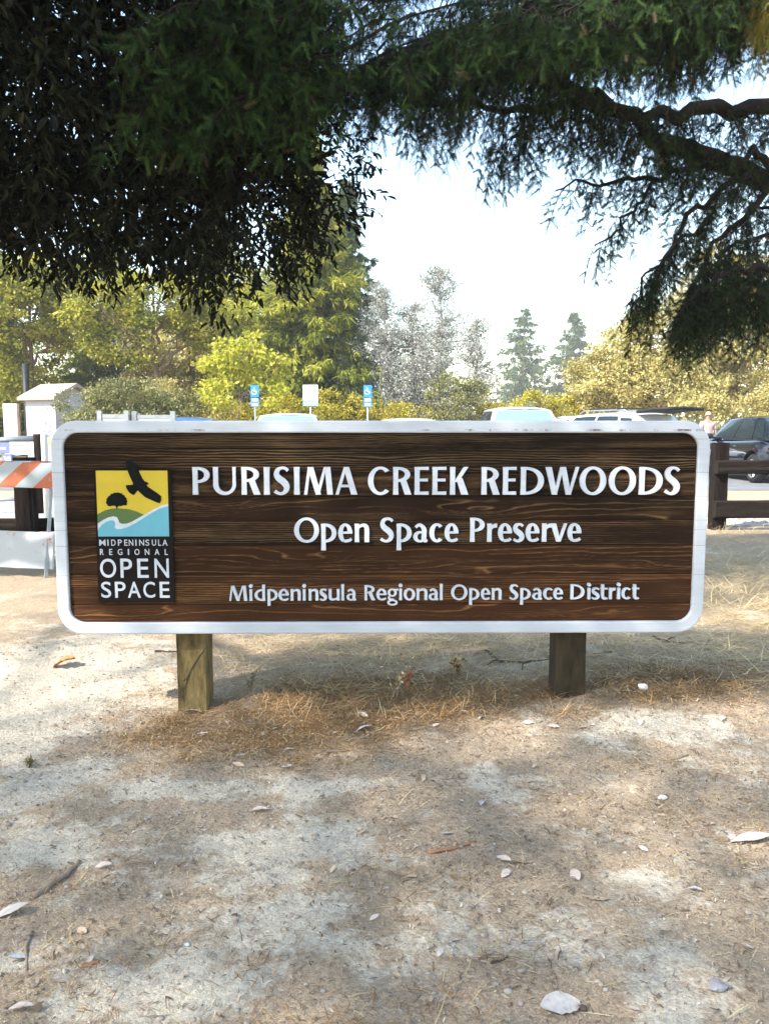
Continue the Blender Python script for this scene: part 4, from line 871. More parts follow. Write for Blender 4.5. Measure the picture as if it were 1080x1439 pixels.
hb = bo[2]; MB().tube([(0, 0, -.1), (0, 0, hb - .04), (0, 0, hb - .012), (0, 0, hb)], [.045, .045, .035, .012], 14).build('tube', M['whitepanel'], bol, smooth=True)
MB().tube([(0, 0, .02), (0, 0, .06)], .055, 14).build('base_collar', M['steel'], bol)
mk = P(69, 614, 10.9); mko = thing('marker_post', 'slim white marker post with yellow reflector next to the bollard', 'marker post', (mk[0], 10.9, 0))
MB().box((0, 0, mk[2] / 2), (.05, .012, mk[2])).build('strip', M['whitepanel'], mko)
MB().box((0, -.009, mk[2] - .06), (.042, .006, .09)).build('reflector', simple('reflector_yellow', (.75, .7, .2), .3), mko)
# map board (plain)
o, w_, h_ = panel('map_board', 54, 72, 592, 612, 12.5, simple('grey_print', (.33, .32, .36), .5, .55, 22, bstr=0), 'small grey printed board on a post in front of the restroom', 'notice board')
zb_ = o.location.z; MB().box((0, .03, h_ / 2 - (zb_ + h_) / 2), (.06, .04, zb_ + h_)).build('post', M['fencepost'], o)
# restroom
rs = thing('restroom', 'small white vault restroom with tan pitched roof and black vent pipe', 'building', (*P(60, 640, 30)[:2], 0), R(-24))
wl_, dp, hh = 1.55, 1.9, 2.45
M['stucco'] = simple('white_stucco', (.45, .43, .42), .9, .08, 6, bstr=.6, bscale=40); M['roof'] = simple('tan_roof', (.36, .28, .22), .85, .2, 6, bstr=.5)
MB().box((0, dp / 2, hh / 2), (wl_, dp, hh)).build('wall', M['stucco'], rs)
MB().add([(wl_ / 2, 0, hh), (wl_ / 2, dp, hh), (wl_ / 2, dp / 2, hh + .45), (-wl_ / 2, 0, hh), (-wl_ / 2, dp, hh), (-wl_ / 2, dp / 2, hh + .45)], [(0, 1, 2), (3, 5, 4), (0, 2, 5, 3), (1, 4, 5, 2), (0, 3, 4, 1)]).build('gable', M['stucco'], rs)
for sg in (0, 1):
    y0 = -.22 if sg == 0 else dp + .22; z0 = hh - .06
    MB().add([(-wl_ / 2 - .2, y0, z0), (wl_ / 2 + .2, y0, z0), (wl_ / 2 + .2, dp / 2, hh + .50), (-wl_ / 2 - .2, dp / 2, hh + .50), (-wl_ / 2 - .2, y0, z0 + .12), (wl_ / 2 + .2, y0, z0 + .12), (wl_ / 2 + .2, dp / 2, hh + .62), (-wl_ / 2 - .2, dp / 2, hh + .62)],
             [(0, 1, 2, 3), (4, 7, 6, 5), (0, 4, 5, 1), (1, 5, 6, 2), (2, 6, 7, 3), (3, 7, 4, 0)]).build('roof_slab', M['roof'], rs)
dr_ = MB().box((wl_ / 2 + .02, .95, 1.05), (.05, .95, 2.1)).build('door', simple('grey_door', (.42, .43, .46), .6, .08), rs)
MB().box((wl_ / 2 + .06, .60, 1.0), (.04, .10, .03)).build('handle', M['steel'], dr_)
for yy in (.44, 1.46): MB().box((wl_ / 2 + .03, yy, 1.07), (.07, .07, 2.16)).build('door_frame', M['whitepanel'], rs)
sgn = MB().tube([(wl_ / 2 + .046, .95, 1.62), (wl_ / 2 + .058, .95, 1.62)], .17, 20).build('restroom_symbol', M['blue'], rs)
MB().add([(wl_ / 2 + .062, .83, 1.55), (wl_ / 2 + .062, 1.07, 1.55), (wl_ / 2 + .062, .95, 1.75)], [(0, 1, 2)]).build('triangle', M['signwhite'], sgn, fix=False)
MB().box((wl_ / 2 + .05, .95, 1.28), (.012, .22, .2)).build('notice', M['signwhite'], rs)
vpw = Matrix.Rotation(R(24), 3, 'Z') @ (Vector((P(38, 560, 31.6)[0], 31.6, 0)) - Vector(rs.location))
MB().tube([(vpw.x, vpw.y, .0), (vpw.x, vpw.y, P(38, 511, 31.6)[2])], .125, 14).build('vent_pipe', simple('dark_pipe', (.02, .02, .022), .5), rs, smooth=True)
o, w_, h_ = panel('screen_panel', 8, 24, 567, 640, 29.2, simple('pale_blue_panel', (.42, .47, .49), .7, .22, 3), 'pale grey-blue upright screen panel left of the restroom', 'screen', .05)
MB().box((w_ / 2 + .05, 0, h_ / 2), (.09, .09, h_)).build('post', M['barkbrown'], o)
# glazed information boards behind the sign
def info_board(label, x0, x1, ytop, Y):
    a, b = P(x0, ytop, Y), P(x1, ytop, Y); c = (a + b) / 2; o = thing('information_board', label, 'notice board', (c[0], Y, 0)); w_ = b[0] - a[0]; h = a[2]
    for sx in (-1, 1): MB().box((sx * (w_ / 2 - .04), 0, h / 2), (.08, .08, h)).build('post', M['steel'], o)
    for zz in (.10, .82): MB().box((0, 0, h - zz), (w_ - .16, .05, .07)).build('frame_rail', M['steel'], o)
    MB().box((0, 0, h - .46), (w_ - .17, .03, .64)).build('panel', M['whitepanel'], o)
info_board('left of two steel-framed information boards rising just above the sign', 137, 181, 577, 14.0)
info_board('right of two steel-framed information boards rising just above the sign', 186, 246, 578, 14.2)
# parking signs
def access_icon(parent, cx, cz, s, y):
    m = M['signwhite']; mb = MB()
    mb.tube([(cx + math.cos(a) * s * .30 - s * .05, y, cz - s * .14 + math.sin(a) * s * .30) for a in np.linspace(R(115), R(385), 14)], s * .045, 5)
    mb.tube([(cx - s * .06, y, cz + s * .22), (cx - s * .04, y, cz - s * .06), (cx + s * .16, y, cz - s * .06), (cx + s * .28, y, cz - s * .34)], s * .055, 5)
    mb.tube([(cx - s * .05, y, cz + s * .10), (cx + s * .14, y, cz + s * .10)], s * .04, 5); mb.tube([(cx - s * .07, y - .004, cz + s * .36), (cx - s * .07, y + .004, cz + s * .36)], s * .085, 10)
    return mb.build('wheelchair_symbol', m, parent)
def park_sign(label, px, Y):
    c = P(px, 571, Y); t_ = P(px, 541, Y); o = thing('parking_sign', label, 'road sign', (c[0], Y, 0), group='blue accessible parking signs'); h = t_[2]; w_ = 11.5 * Y / FPX; ph = h - c[2]
    MB().tube([(0, 0, -.2), (0, 0, h - .02)], .03, 8).build('pole', M['steel'], o, smooth=True)
    pa = MB().box((0, -.045, h - ph * .29), (w_, .012, ph * .56)).build('symbol_plate', M['blue'], o, bevel=.004)
    access_icon(pa, 0, h - ph * .29, w_ * .95, -.055)
    for k in range(2):
        pb = MB().box((0, -.045, h - ph * (.70 + .22 * k)), (w_, .012, ph * .19)).build('text_plate', M['blue'], o)
        for q in (-.25, .25): MB().box((0, -.0535, h - ph * (.70 + .22 * k) + q * ph * .16), (w_ * .7, .003, ph * .045)).build('text_line', M['signwhite'], pb)
park_sign('blue accessible parking sign on a pole, left one beside the young maple', 358.5, 26)
park_sign('blue accessible parking sign on a pole, right one in front of the grey trees', 516.5, 26)
c = P(436.5, 571, 26.5); t_ = P(436.5, 541, 26.5); o = thing('notice_sign', 'white rectangular notice sign with a blue lower strip between the two parking signs', 'road sign', (c[0], 26.5, 0)); h = t_[2]; w_ = 21 * 26.5 / FPX; ph = h - c[2]
MB().tube([(0, 0, -.2), (0, 0, h)], .03, 8).build('pole', M['steel'], o, smooth=True)
MB().box((0, -.045, h - ph * .36), (w_, .012, ph * .72)).build('plate', M['signwhite'], o, bevel=.004)
pb = MB().box((0, -.045, h - ph * .86), (w_, .012, ph * .24)).build('blue_plate', simple('pale_blue_plate', (.22, .42, .62), .5, .1), o)
for q in range(4): MB().box(((q - 1.5) * w_ * .22, -.0535, h - ph * .86), (w_ * .12, .003, ph * .10)).build('text_line', M['signwhite'], pb)

# ================================================================== cars
def boolean_cut(o, cyls):
    for c in cyls:
        m = o.modifiers.new('cut', 'BOOLEAN'); m.operation = 'DIFFERENCE'; m.object = c; m.solver = 'EXACT'
    dg = bpy.context.evaluated_depsgraph_get(); me = bpy.data.meshes.new_from_object(o.evaluated_get(dg)); o.modifiers.clear(); o.data = me
    for c in cyls: bpy.data.objects.remove(c)
def make_wheel(par, x, y, r, side, wd=.22):
    whl = bpy.data.objects.new('wheel', None); link(whl, par); whl.location = (x, y, r); s = side
    ty = MB(); prof = [(-wd / 2, r * .66), (-wd / 2, r * .90), (-wd * .38, r * .985), (0, r), (wd * .38, r * .985), (wd / 2, r * .90), (wd / 2, r * .66)]
    ty.loft([[(p[0], p[1] * math.cos(a), p[1] * math.sin(a)) for a in np.linspace(0, 2 * math.pi, 28, endpoint=False)] for p in prof], cap=False); ty.build('tyre', M['tyre'], whl, smooth=True)
    rm = MB(); xo = s * wd * .44
    rm.loft([[(xo * q, rr_ * math.cos(a), rr_ * math.sin(a)) for a in np.linspace(0, 2 * math.pi, 28, endpoint=False)] for q, rr_ in ((1.02, r * .68), (1.02, r * .62), (-.6, r * .60))], cap=False)
    for k in range(5):
        for da in (-.13, .13):
            a = 2 * math.pi * k / 5 + .3; rm.tube([(xo * .85, math.cos(a) * r * .08, math.sin(a) * r * .08), (xo * .98, math.cos(a + da) * r * .63, math.sin(a + da) * r * .63)], r * .045, 5)
    rm.tube([(xo * .80, 0, 0), (xo * .98, 0, 0)], r * .13, 12); rm.build('rim', M['rim'], whl)
    MB().tube([(xo * .2, 0, 0), (xo * .35, 0, 0)], r * .6, 20).build('brake_disc', M['darkplastic'], whl)
def car(name, label, loc, rz, body_m, L=4.6, W=1.82, H=1.55, belt=.98, hood=.98, kind='suv', rack=False, hatch=False, group='cars in the parking area', cat='car'):
    """nose towards +y of the car's own frame, base at the middle of the wheelbase"""
    t = thing(name, label, cat, loc, rz, group); hw = W / 2; r = .335; y0, y1 = -L / 2, L / 2; wf, wr = y1 - .88, y0 + .82
    if kind == 'suv': top = [(y0, .62), (y0 + .05, .92), (y0 + .25, belt + .05), (-.2, belt), (.75, belt - .01), (1.25, hood - .02), (y1 - .35, hood - .14), (y1 - .06, hood - .28), (y1, .55)]
    else: top = [(y0, .60), (y0 + .05, .88), (y0 + .3, belt + .03), (-.2, belt), (.7, belt - .02), (1.15, hood - .06), (y1 - .35, hood - .22), (y1 - .06, hood - .34), (y1, .5)]
    ty_ = [p[0] for p in top]; tz = [p[1] for p in top]; rings = []
    for y in sorted(set(list(np.linspace(y0, y1, 27)) + [y0 + .05, y1 - .05, y0 + .12, y1 - .12])):
        zt_ = float(np.interp(y, ty_, tz)); e = 1 - .16 * max(0, (abs(y) - (L / 2 - .7)) / .7) ** 2.2; ww = hw * e; bz = .20 + .12 * max(0, (abs(y) - (L / 2 - .5)) / .5)
        sh = [(0, bz), (ww * .86, bz), (ww * .965, bz + .08), (ww * .995, .50), (ww, .66), (ww * .985, zt_ - .16), (ww * .955, zt_ - .06), (ww * .88, zt_ - .008), (ww * .5, zt_ + .018), (0, zt_ + .025)]
        sh = [(x, max(z, bz + .01 * i)) for i, (x, z) in enumerate(sh)]
        rings.append([(x, y, z) for x, z in sh] + [(-x, y, z) for x, z in sh[-2:0:-1]])
    bo_ = MB().loft(rings).build('body', body_m, t, smooth=True)
    cy = []
    for yy in (wf, wr):
        c = MB().tube([(-hw - .2, yy, r + .01), (hw + .2, yy, r + .01)], r + .07, 28).build('cutter', M['darkplastic'], t); cy.append(c)
    for c in cy: c.parent = None
    t.location = (0, 0, 0); t.rotation_euler = (0, 0, 0); bpy.context.view_layer.update(); boolean_cut(bo_, cy); t.location = loc; t.rotation_euler = (0, 0, rz)
    bo_.data.polygons.foreach_set('use_smooth', np.ones(len(bo_.data.polygons), bool))
    es = bo_.modifiers.new('split', 'EDGE_SPLIT'); es.split_angle = R(38)
    MB().box((0, 0, .42), (W * .80, L * .86, .40)).build('underbody', M['darkplastic'], t)
    for yy in (wf, wr):
        for s in (-1, 1): make_wheel(t, s * (hw - .13), yy, r, s)
    # greenhouse: belt line -> roof line
    ya, yb = (y1 - 1.25, y1 - 2.05); yc_, yd = (y0 + .62, y0 + .12) if kind == 'suv' else (y0 + 1.15, y0 + .45)
    zb_ = belt - .02; zr = H - .03; xb, xr_ = hw * .955, hw * .74
    def side(y_, f):   # f 0 belt..1 roof
        return xb + (xr_ - xb) * (f ** 1.15)
    def yline(u, f):   # u 0 rear..1 front at height f
        lo = yd + (yc_ - yd) * f; hi = ya + (yb - ya) * f; return lo + (hi - lo) * u
    def pt(u, f, s, off=0):
        z = zb_ + (zr - zb_) * f; arch = .035 * math.sin(math.pi * u) * f; x = side(0, f) + off; x -= .05 * f * (abs(2 * u - 1) ** 3); return (s * x, yline(u, f), z + arch)
    cab = MB(); U = np.linspace(0, 1, 13); rg = []
    for f in (0, .33, .66, .92):
        rg.append([pt(u, f, 1) for u in U] + [pt(u, f, -1) for u in U[::-1]])
    cab.loft(rg, cap=False); cab.build('pillars', body_m, t, smooth=True).modifiers.new('split', 'EDGE_SPLIT').split_angle = R(35)
    rf = MB(); rr2 = []
    for u in U:
        e = .92; z = zb_ + (zr - zb_) * e + .035 * math.sin(math.pi * u) * e; x = side(0, e) - .05 * e * (abs(2 * u - 1) ** 3); y_ = yline(u, e)
        crown = (zr - zb_) * .08 + .012; rr2.append([(x * q, y_ + (.0 if 0 < u < 1 else (-.02 if u == 0 else .02)) * (1 - q * q), z + crown * (1 - abs(q) ** 2.6) * (1 if .05 < u < .95 else .35)) for q in np.linspace(-1, 1, 13)])
    rf.loft(rr2, closed=False, cap=False); roof_o = rf.build('roof', body_m, t, smooth=True)
    def pane(name_, ua, ub, fa, fb, s):
        mb = MB(); rows = []
        for f in np.linspace(fa, fb, 5): rows.append([pt(ua + (ub - ua) * k / 6, f, s, .006) for k in range(7)])
        mb.loft(rows, closed=False, cap=False); mb.build(name_, M['side_glass'], t, smooth=True)
    for s in (-1, 1):
        pane('front_side_window', .57, .92, .07, .86, s); pane('rear_side_window', .25, .545, .07, .86, s); pane('quarter_window', .07, .22, .10, .80, s)
        mr = MB(); mc = (s * (hw + .09), ya - .28, belt + .07); mr.loft([[(mc[0] + s * dx + .10 * math.cos(a) * sc_, mc[1] + dy_, mc[2] + .075 * math.sin(a) * sc_) for a in np.linspace(0, 6.28, 12, endpoint=False)] for dx, dy_, sc_ in ((0, .08, .5), (0, .05, .9), (0, -.03, 1.0), (0, -.06, .9))])
        mo = mr.build('mirror', body_m, t, smooth=True); MB().box((s * (hw - .01), ya - .24, belt + .03), (.14, .04, .035)).build('mirror_arm', M['darkplastic'], mo)
        for hy in (.55, -.45): MB().box((s * (hw + .004), hy - .15, belt - .16), (.03, .16, .025)).build('door_handle', body_m, t, bevel=.006)
        hl = MB().box((s * (hw * .72), y1 - .10, .72), (.34, .14, .13)).build('headlight', M['rim'], t, bevel=.03)
        MB().box((s * (hw * .76), y0 + .06, .86), (.30, .12, .16)).build('tail_light', simple('tail_red', (.45, .02, .02), .3, .1), t, bevel=.02)
    def endpane(name_, u, sg):
        mb = MB(); rows = []
        for f in np.linspace(.08, .90, 6):
            a = pt(u, f, 1); x = a[0] - .07; bow = .04; rows.append([(x * q, a[1] + sg * (.012 + bow * (1 - q * q) * .4), a[2] + .004) for q in np.linspace(-1, 1, 9)])
        mb.loft(rows, closed=False, cap=False); mb.build(name_, M['glass'], t, smooth=True)
    endpane('windshield', 1, 1)
    if not hatch: endpane('rear_window', 0, -1)
    MB().box((0, y1 + .0, .50), (1.0, .06, .16)).build('grille', M['darkplastic'], t, bevel=.01)
    MB().box((0, y0 - .005, .62), (.5, .03, .12)).build('number_plate', M['signwhite'], t)
    if rack:
        for s in (-1, 1):
            MB().tube([(s * xr_ * .92, yline(.12, 1), H + .0), (s * xr_ * .92, yline(.18, 1), H + .055), (s * xr_ * .92, yline(.85, 1), H + .06), (s * xr_ * .92, yline(.93, 1), H - .005)], .018, 6).build('roof_rail', M['steel'], t)
        for u in (.28, .74): MB().tube([(-xr_ * 1.0, yline(u, 1), H + .10), (xr_ * 1.0, yline(u, 1), H + .10)], .018, 6).build('cross_bar', M['darkplastic'], t)
    if hatch:
        y_r = yline(0, .95); o = thing('tmp', None, None); col.objects.unlink(o); bpy.data.objects.remove(o)
        rows = []
        for f in np.linspace(0, 1, 6): rows.append([(x, y_r - .95 * f, H + .02 + .16 * f - .10 * f * f + .03 * (1 - (x / .7) ** 2)) for x in np.linspace(-.66 + .04 * f, .66 - .04 * f, 7)])
        h1 = MB().loft(rows, closed=False, cap=False).build('open_tailgate', M['darkplastic'], t, smooth=True); sd = h1.modifiers.new('thick', 'SOLIDIFY'); sd.thickness = .07
        MB().box((0, y_r - .1, .95), (1.15, .06, .8)).build('luggage_opening', M['darkplastic'], t)
    return t
DB = simple('dark_blue_paint', (.004, .005, .011), .12, .03, 3, bstr=0, spec=.6, coat=1.0); SW = paint('silver_white_paint', (.62, .65, .68)); WH = paint('white_paint', (.74, .75, .77)); BL = paint('blue_paint', (.05, .13, .30))
# nose pointing away from us
car('parked_car', 'dark blue car with bright alloy wheels at the right edge behind the fence', (9.38, 19.25, .008), R(0), DB, 4.5, 1.84, 1.56, 1.0, .98)
car('parked_car', 'silver-white car facing us, its windshield just above the sign', (3.30, 18.9, .008), R(180), SW, 4.6, 1.86, 1.78, 1.12, 1.08, rack=False)
car('parked_car', 'white car with roof rack and raised dark tailgate near the walking person', (5.8, 20.7, .008), R(30), WH, 4.7, 1.86, 1.66, 1.03, 1.0, rack=True, hatch=True)
car('parked_car', 'low white car between the silver-white car and the one with a roof rack', (6.2, 26.4, .008), R(95), WH, 4.5, 1.8, 1.70, 1.0, .95, kind='sedan')
car('parked_car', 'white car whose roof shows beneath the left parking sign', (-2.30, 18.6, .008), R(184), WH, 4.6, 1.82, 1.62, 1.02, .98)
car('parked_car', 'white car whose roof barely shows above the middle of the sign', (.60, 18.8, .008), R(180), WH, 4.5, 1.8, 1.50, .98, .95, kind='sedan')
car('parked_car', 'blue car with roof rails beside the information boards', (-5.0, 17.6, .008), R(95), BL, 4.5, 1.8, 1.50, .98, .95, kind='sedan', rack=False)

# ================================================================== person
def skin_obj(name, verts, edges_, rad, m, parent, sub=2):
    me = bpy.data.meshes.new(name); me.from_pydata(verts, edges_, []); o = bpy.data.objects.new(name, me); col.objects.link(o)
    sk = o.modifiers.new('skin', 'SKIN'); sk.use_smooth_shade = True
    if not me.skin_vertices: me.skin_vertices.new()
    for i, r_ in enumerate(rad): me.skin_vertices[0].data[i].radius = r_ if hasattr(r_, '__len__') else (r_, r_)
    me.skin_vertices[0].data[0].use_root = True
    s = o.modifiers.new('sub', 'SUBSURF'); s.levels = sub; s.render_levels = sub
    dg = bpy.context.evaluated_depsgraph_get(); me2 = bpy.data.meshes.new_from_object(o.evaluated_get(dg)); bpy.data.objects.remove(o)
    me2.materials.clear(); me2.materials.append(m); me2.polygons.foreach_set('use_smooth', np.ones(len(me2.polygons), bool))
    return link(bpy.data.objects.new(name, me2), parent)
M['skin'] = simple('skin', (.36, .20, .14), .55, .06, 10, bstr=0); M['shirt'] = simple('pale_pink_shirt', (.40, .29, .26), .85, .06, 14, bstr=.2)
M['trousers'] = simple('grey_trousers', (.12, .12, .13), .9, .15, 14); M['hair'] = simple('short_fair_hair', (.34, .27, .20), .8, .2, 40)
pp = P(993.5, 600, 23.8)
man = thing('person', 'person in a pale pink shirt seen from behind, walking away past the cars', 'person', (pp[0], 23.8, .008), R(8))
bv = [(0, 0, .98), (0, 0, 1.15), (0, .01, 1.32), (0, .01, 1.45), (0, 0, 1.54), (0, -.0, 1.63), (0, .015, 1.72), (-.19, 0, 1.43), (-.26, -.02, 1.16), (-.25, .05, .93), (-.25, .08, .86), (.19, 0, 1.43), (.26, -.02, 1.16), (.25, .05, .93), (.25, .08, .86), (-.10, 0, .90), (-.11, .03, .50), (-.11, -.03, .09), (-.12, .12, .03), (.10, 0, .90), (.11, .10, .50), (.11, .12, .09), (.12, .27, .03)]
be = [(0, 1), (1, 2), (2, 3), (3, 4), (4, 5), (5, 6), (3, 7), (7, 8), (8, 9), (9, 10), (3, 11), (11, 12), (12, 13), (13, 14), (0, 15), (15, 16), (16, 17), (17, 18), (0, 19), (19, 20), (20, 21), (21, 22)]
brd = [(.15, .11), (.14, .10), (.165, .115), (.12, .09), .055, (.075, .095), (.070, .085), .062, .045, .032, .03, .062, .045, .032, .03, .09, .06, .04, .04, .09, .06, .04, .04]
body = skin_obj('body', bv, be, brd, M['skin'], man)
fb = MB()
for s in (-1, 1):
    for k in range(4): fb.tube([(s * .25 + (k - 1.5) * .004, .06 + k * .017, .85), (s * .25, .07 + k * .018, .81), (s * .245, .06 + k * .017, .775 + .008 * abs(k - 1.5))], [.0095, .009, .007], 6)
    fb.tube([(s * .24, .05, .88), (s * .225, .115, .85), (s * .222, .125, .82)], [.011, .010, .008], 6)
fb.build('fingers', M['skin'], man, smooth=True)
hd_ = MB(); 
for s in (-1, 1): hd_.tube([(s * .078, .0, 1.645), (s * .094, -.012, 1.66), (s * .09, -.01, 1.69)], [.014, .022, .012], 6)
hd_.tube([(0, .09, 1.68), (0, .125, 1.645), (0, .10, 1.63)], [.010, .018, .012], 6); hd_.build('ears_and_nose', M['skin'], man, smooth=True)
fc = MB()
for s in (-1, 1): fc.tube([(s * .032, .088, 1.675), (s * .034, .098, 1.675)], .012, 8)
fc.tube([(-.025, .096, 1.598), (0, .102, 1.596), (.025, .096, 1.598)], .006, 6); fc.build('eyes_and_mouth', M['hair'], man)
sv = bv[:4] + [(-.19, 0, 1.43), (-.245, -.015, 1.22), (.19, 0, 1.43), (.245, -.015, 1.22), (0, 0, .93)]
skin_obj('shirt', sv, [(0, 1), (1, 2), (2, 3), (3, 4), (4, 5), (3, 6), (6, 7), (0, 8)], [(.175, .135), (.17, .13), (.19, .14), (.135, .105), .085, .07, .085, .07, (.178, .138)], M['shirt'], man)
tv = [(0, 0, .96), (-.10, 0, .86), (-.11, .03, .50), (-.11, -.03, .10), (.10, 0, .86), (.11, .10, .50), (.11, .12, .12)]
skin_obj('trousers', tv, [(0, 1), (1, 2), (2, 3), (0, 4), (4, 5), (5, 6)], [(.165, .125), .11, .082, .07, .11, .082, .07], M['trousers'], man)
for x_, y_ in ((-.12, .02), (.12, .17)): MB().loft([[(x_ + .05 * math.cos(a) * s_, y_ + dy_ + .02, z_ + .035 * math.sin(a) * s_ + .035) for a in np.linspace(0, 6.28, 10, endpoint=False)] for dy_, s_, z_ in ((-.10, .7, .0), (-.06, 1, .01), (.05, .95, .0), (.13, .8, -.005), (.16, .4, -.01))]).build('shoe', M['darkplastic'], man, smooth=True)
hv = MB(); rg = []
for f in np.linspace(0, 1, 7): rg.append([(math.cos(a) * .090 * math.cos(f * 1.5), -.012 + math.sin(a) * .108 * math.cos(f * 1.5), 1.675 + .125 * math.sin(f * 1.5)) for a in np.linspace(0, 6.28, 16, endpoint=False)])
hv.loft(rg); hv.build('hair', M['hair'], man, smooth=True)

# ================================================================== ground litter
M['straw'] = foliage('dry_straw', [(0, (.30, .20, .08)), (.5, (.50, .38, .18)), (1.0, (.68, .56, .32))], .1, .8)
M['duff'] = foliage('orange_brown_duff', [(0, (.10, .05, .022)), (.45, (.27, .14, .05)), (.8, (.42, .25, .09)), (1.0, (.55, .43, .24))], .1, .85)
M['chips'] = foliage('pale_bark_chips', [(0, (.10, .065, .04)), (.6, (.26, .185, .125)), (.93, (.36, .28, .20)), (1.0, (.50, .43, .34))], .05, .9)
M['pebble'] = simple('pebble_grey', (.27, .23, .19), .9, .4, 12, bstr=.5)
def attr_at(F_, x, y):
    xi = np.clip(np.searchsorted(gx, x), 0, nx - 1); yi = np.clip(np.searchsorted(gy, y), 0, ny - 1); return F_[yi, xi]
def scatter(n, x0, x1, y0, y1, wfun):
    x = rng.uniform(x0, x1, n); y = rng.uniform(y0, y1, n); k = rng.random(n) < wfun(x, y); return x[k], y[k]
def strands(name, x, y, Lr, wd, lift, m, label, cat, var=None, up=0.0):
    n = len(x); a = rng.random(n) * 6.28; L = rng.uniform(*Lr, n); z = ground_z(x, y) + rng.uniform(.001, lift, n)
    d = np.stack([np.cos(a), np.sin(a), rng.normal(up, .12, n)], -1); s = np.stack([-np.sin(a), np.cos(a), np.zeros(n)], -1) * (wd * rng.uniform(.6, 1.3, n))[:, None]
    p = np.stack([x, y, z], -1); q = p + d * L[:, None] * .5 + s * rng.normal(0, 2, n)[:, None] + np.array([0, 0, .003]); e = q + d * L[:, None] * .5 + s * rng.normal(0, 4, n)[:, None]
    q[:, 2] = np.maximum(q[:, 2], ground_z(q[:, 0], q[:, 1]) + .002); e[:, 2] = np.maximum(e[:, 2] - up * L * .1, ground_z(e[:, 0], e[:, 1]) + .0015)
    V = np.stack([p - s, p + s, q - s, q + s, e - s * .4, e + s * .4], 1).reshape(-1, 3); i = np.arange(n)[:, None] * 6
    F_ = np.concatenate([i + np.array([[0, 1, 3, 2]]), i + np.array([[2, 3, 5, 4]])], 0); v = rng.random(n) if var is None else var
    return tag(arr_obj(name, V, F_, m, attrs={'var': np.repeat(v, 6)}), label, cat, kind='stuff')
# pale straw behind and right of the sign
def w_straw(x, y): return np.clip((.95 * np.exp(-((y - 4.0) / .8) ** 2) * (1 / (1 + np.exp(-(x + .75) * 6)))) * (.25 + 1.1 * fbm(x * 2, y * 2, 400, 3)) + .6 * np.exp(-((x - 3.0) / 1.0) ** 2) * (y > 3.4), 0, 1)
x, y = scatter(40000, -1.2, 4.2, 3.3, 7.5, w_straw); strands('straw_litter', x, y, (.05, .20), .0013, .022, M['straw'], 'matted pale dry straw on the ground behind the sign', 'straw')
x, y = scatter(26000, 1.7, 7.5, 5.0, 12.0, lambda x, y: np.clip(.3 + .8 * (fbm(x, y, 410, 3) - .3), 0, 1)); strands('dry_grass', x, y, (.06, .22), .0019, .035, M['straw'], 'dry yellow grass on the ground by the right fence', 'grass', up=.22)
x, y = scatter(9000, -7.5, -1.2, 6.0, 13.0, lambda x, y: np.clip(.6 * (fbm(x, y, 420, 3)), 0, 1)); strands('dry_grass', x, y, (.06, .18), .002, .02, M['straw'], 'sparse dry grass on the ground by the barricade', 'grass', up=.2)
# orange-brown duff around the posts
x, y = scatter(120000, -2.2, 2.4, 1.0, 3.9, lambda x, y: np.clip(attr_at(duff, x, y) * 1.25 - .12, 0, 1)); strands('needle_duff', x, y, (.008, .045), .0010, .010, M['duff'], 'orange-brown needle duff gathered round the sign posts', 'duff')
x, y = scatter(10000, -1.2, 2.2, 2.95, 3.6, lambda x, y: np.clip(attr_at(duff, x, y) * 1.1 - .3, 0, 1)); strands('dead_grass', x, y, (.03, .10), .0011, .010, M['duff'], 'short tangled dead grass at the foot of the sign', 'grass', up=.28)
x, y = scatter(90000, -2.3, 2.3, .95, 4.2, lambda x, y: np.clip(.55 - .5 * attr_at(dust, x, y) + .3 * (fbm(x * 4, y * 4, 430, 3) - .5), .04, 1)); strands('bark_chips', x, y, (.004, .014), .0019, .004, M['chips'], 'fine bark chips and leaf crumbs strewn over the dirt', 'litter')
x, y = scatter(2000, -2.3, 2.3, .95, 3.6, lambda x, y: np.full(len(x), .6)); strands('needle_straws', x, y, (.02, .08), .0008, .005, M['straw'], 'scattered single dry straws and needles on the dirt', 'litter')
x, y = scatter(5200, -2.3, 2.3, .95, 4.2, lambda x, y: np.clip(.75 - .5 * attr_at(dust, x, y) + .5 * attr_at(duff, x, y), .12, 1)); strands('leaf_fragments', x, y, (.008, .022), .0042, .006, M['chips'], 'small brown leaf fragments scattered on the dirt', 'litter')
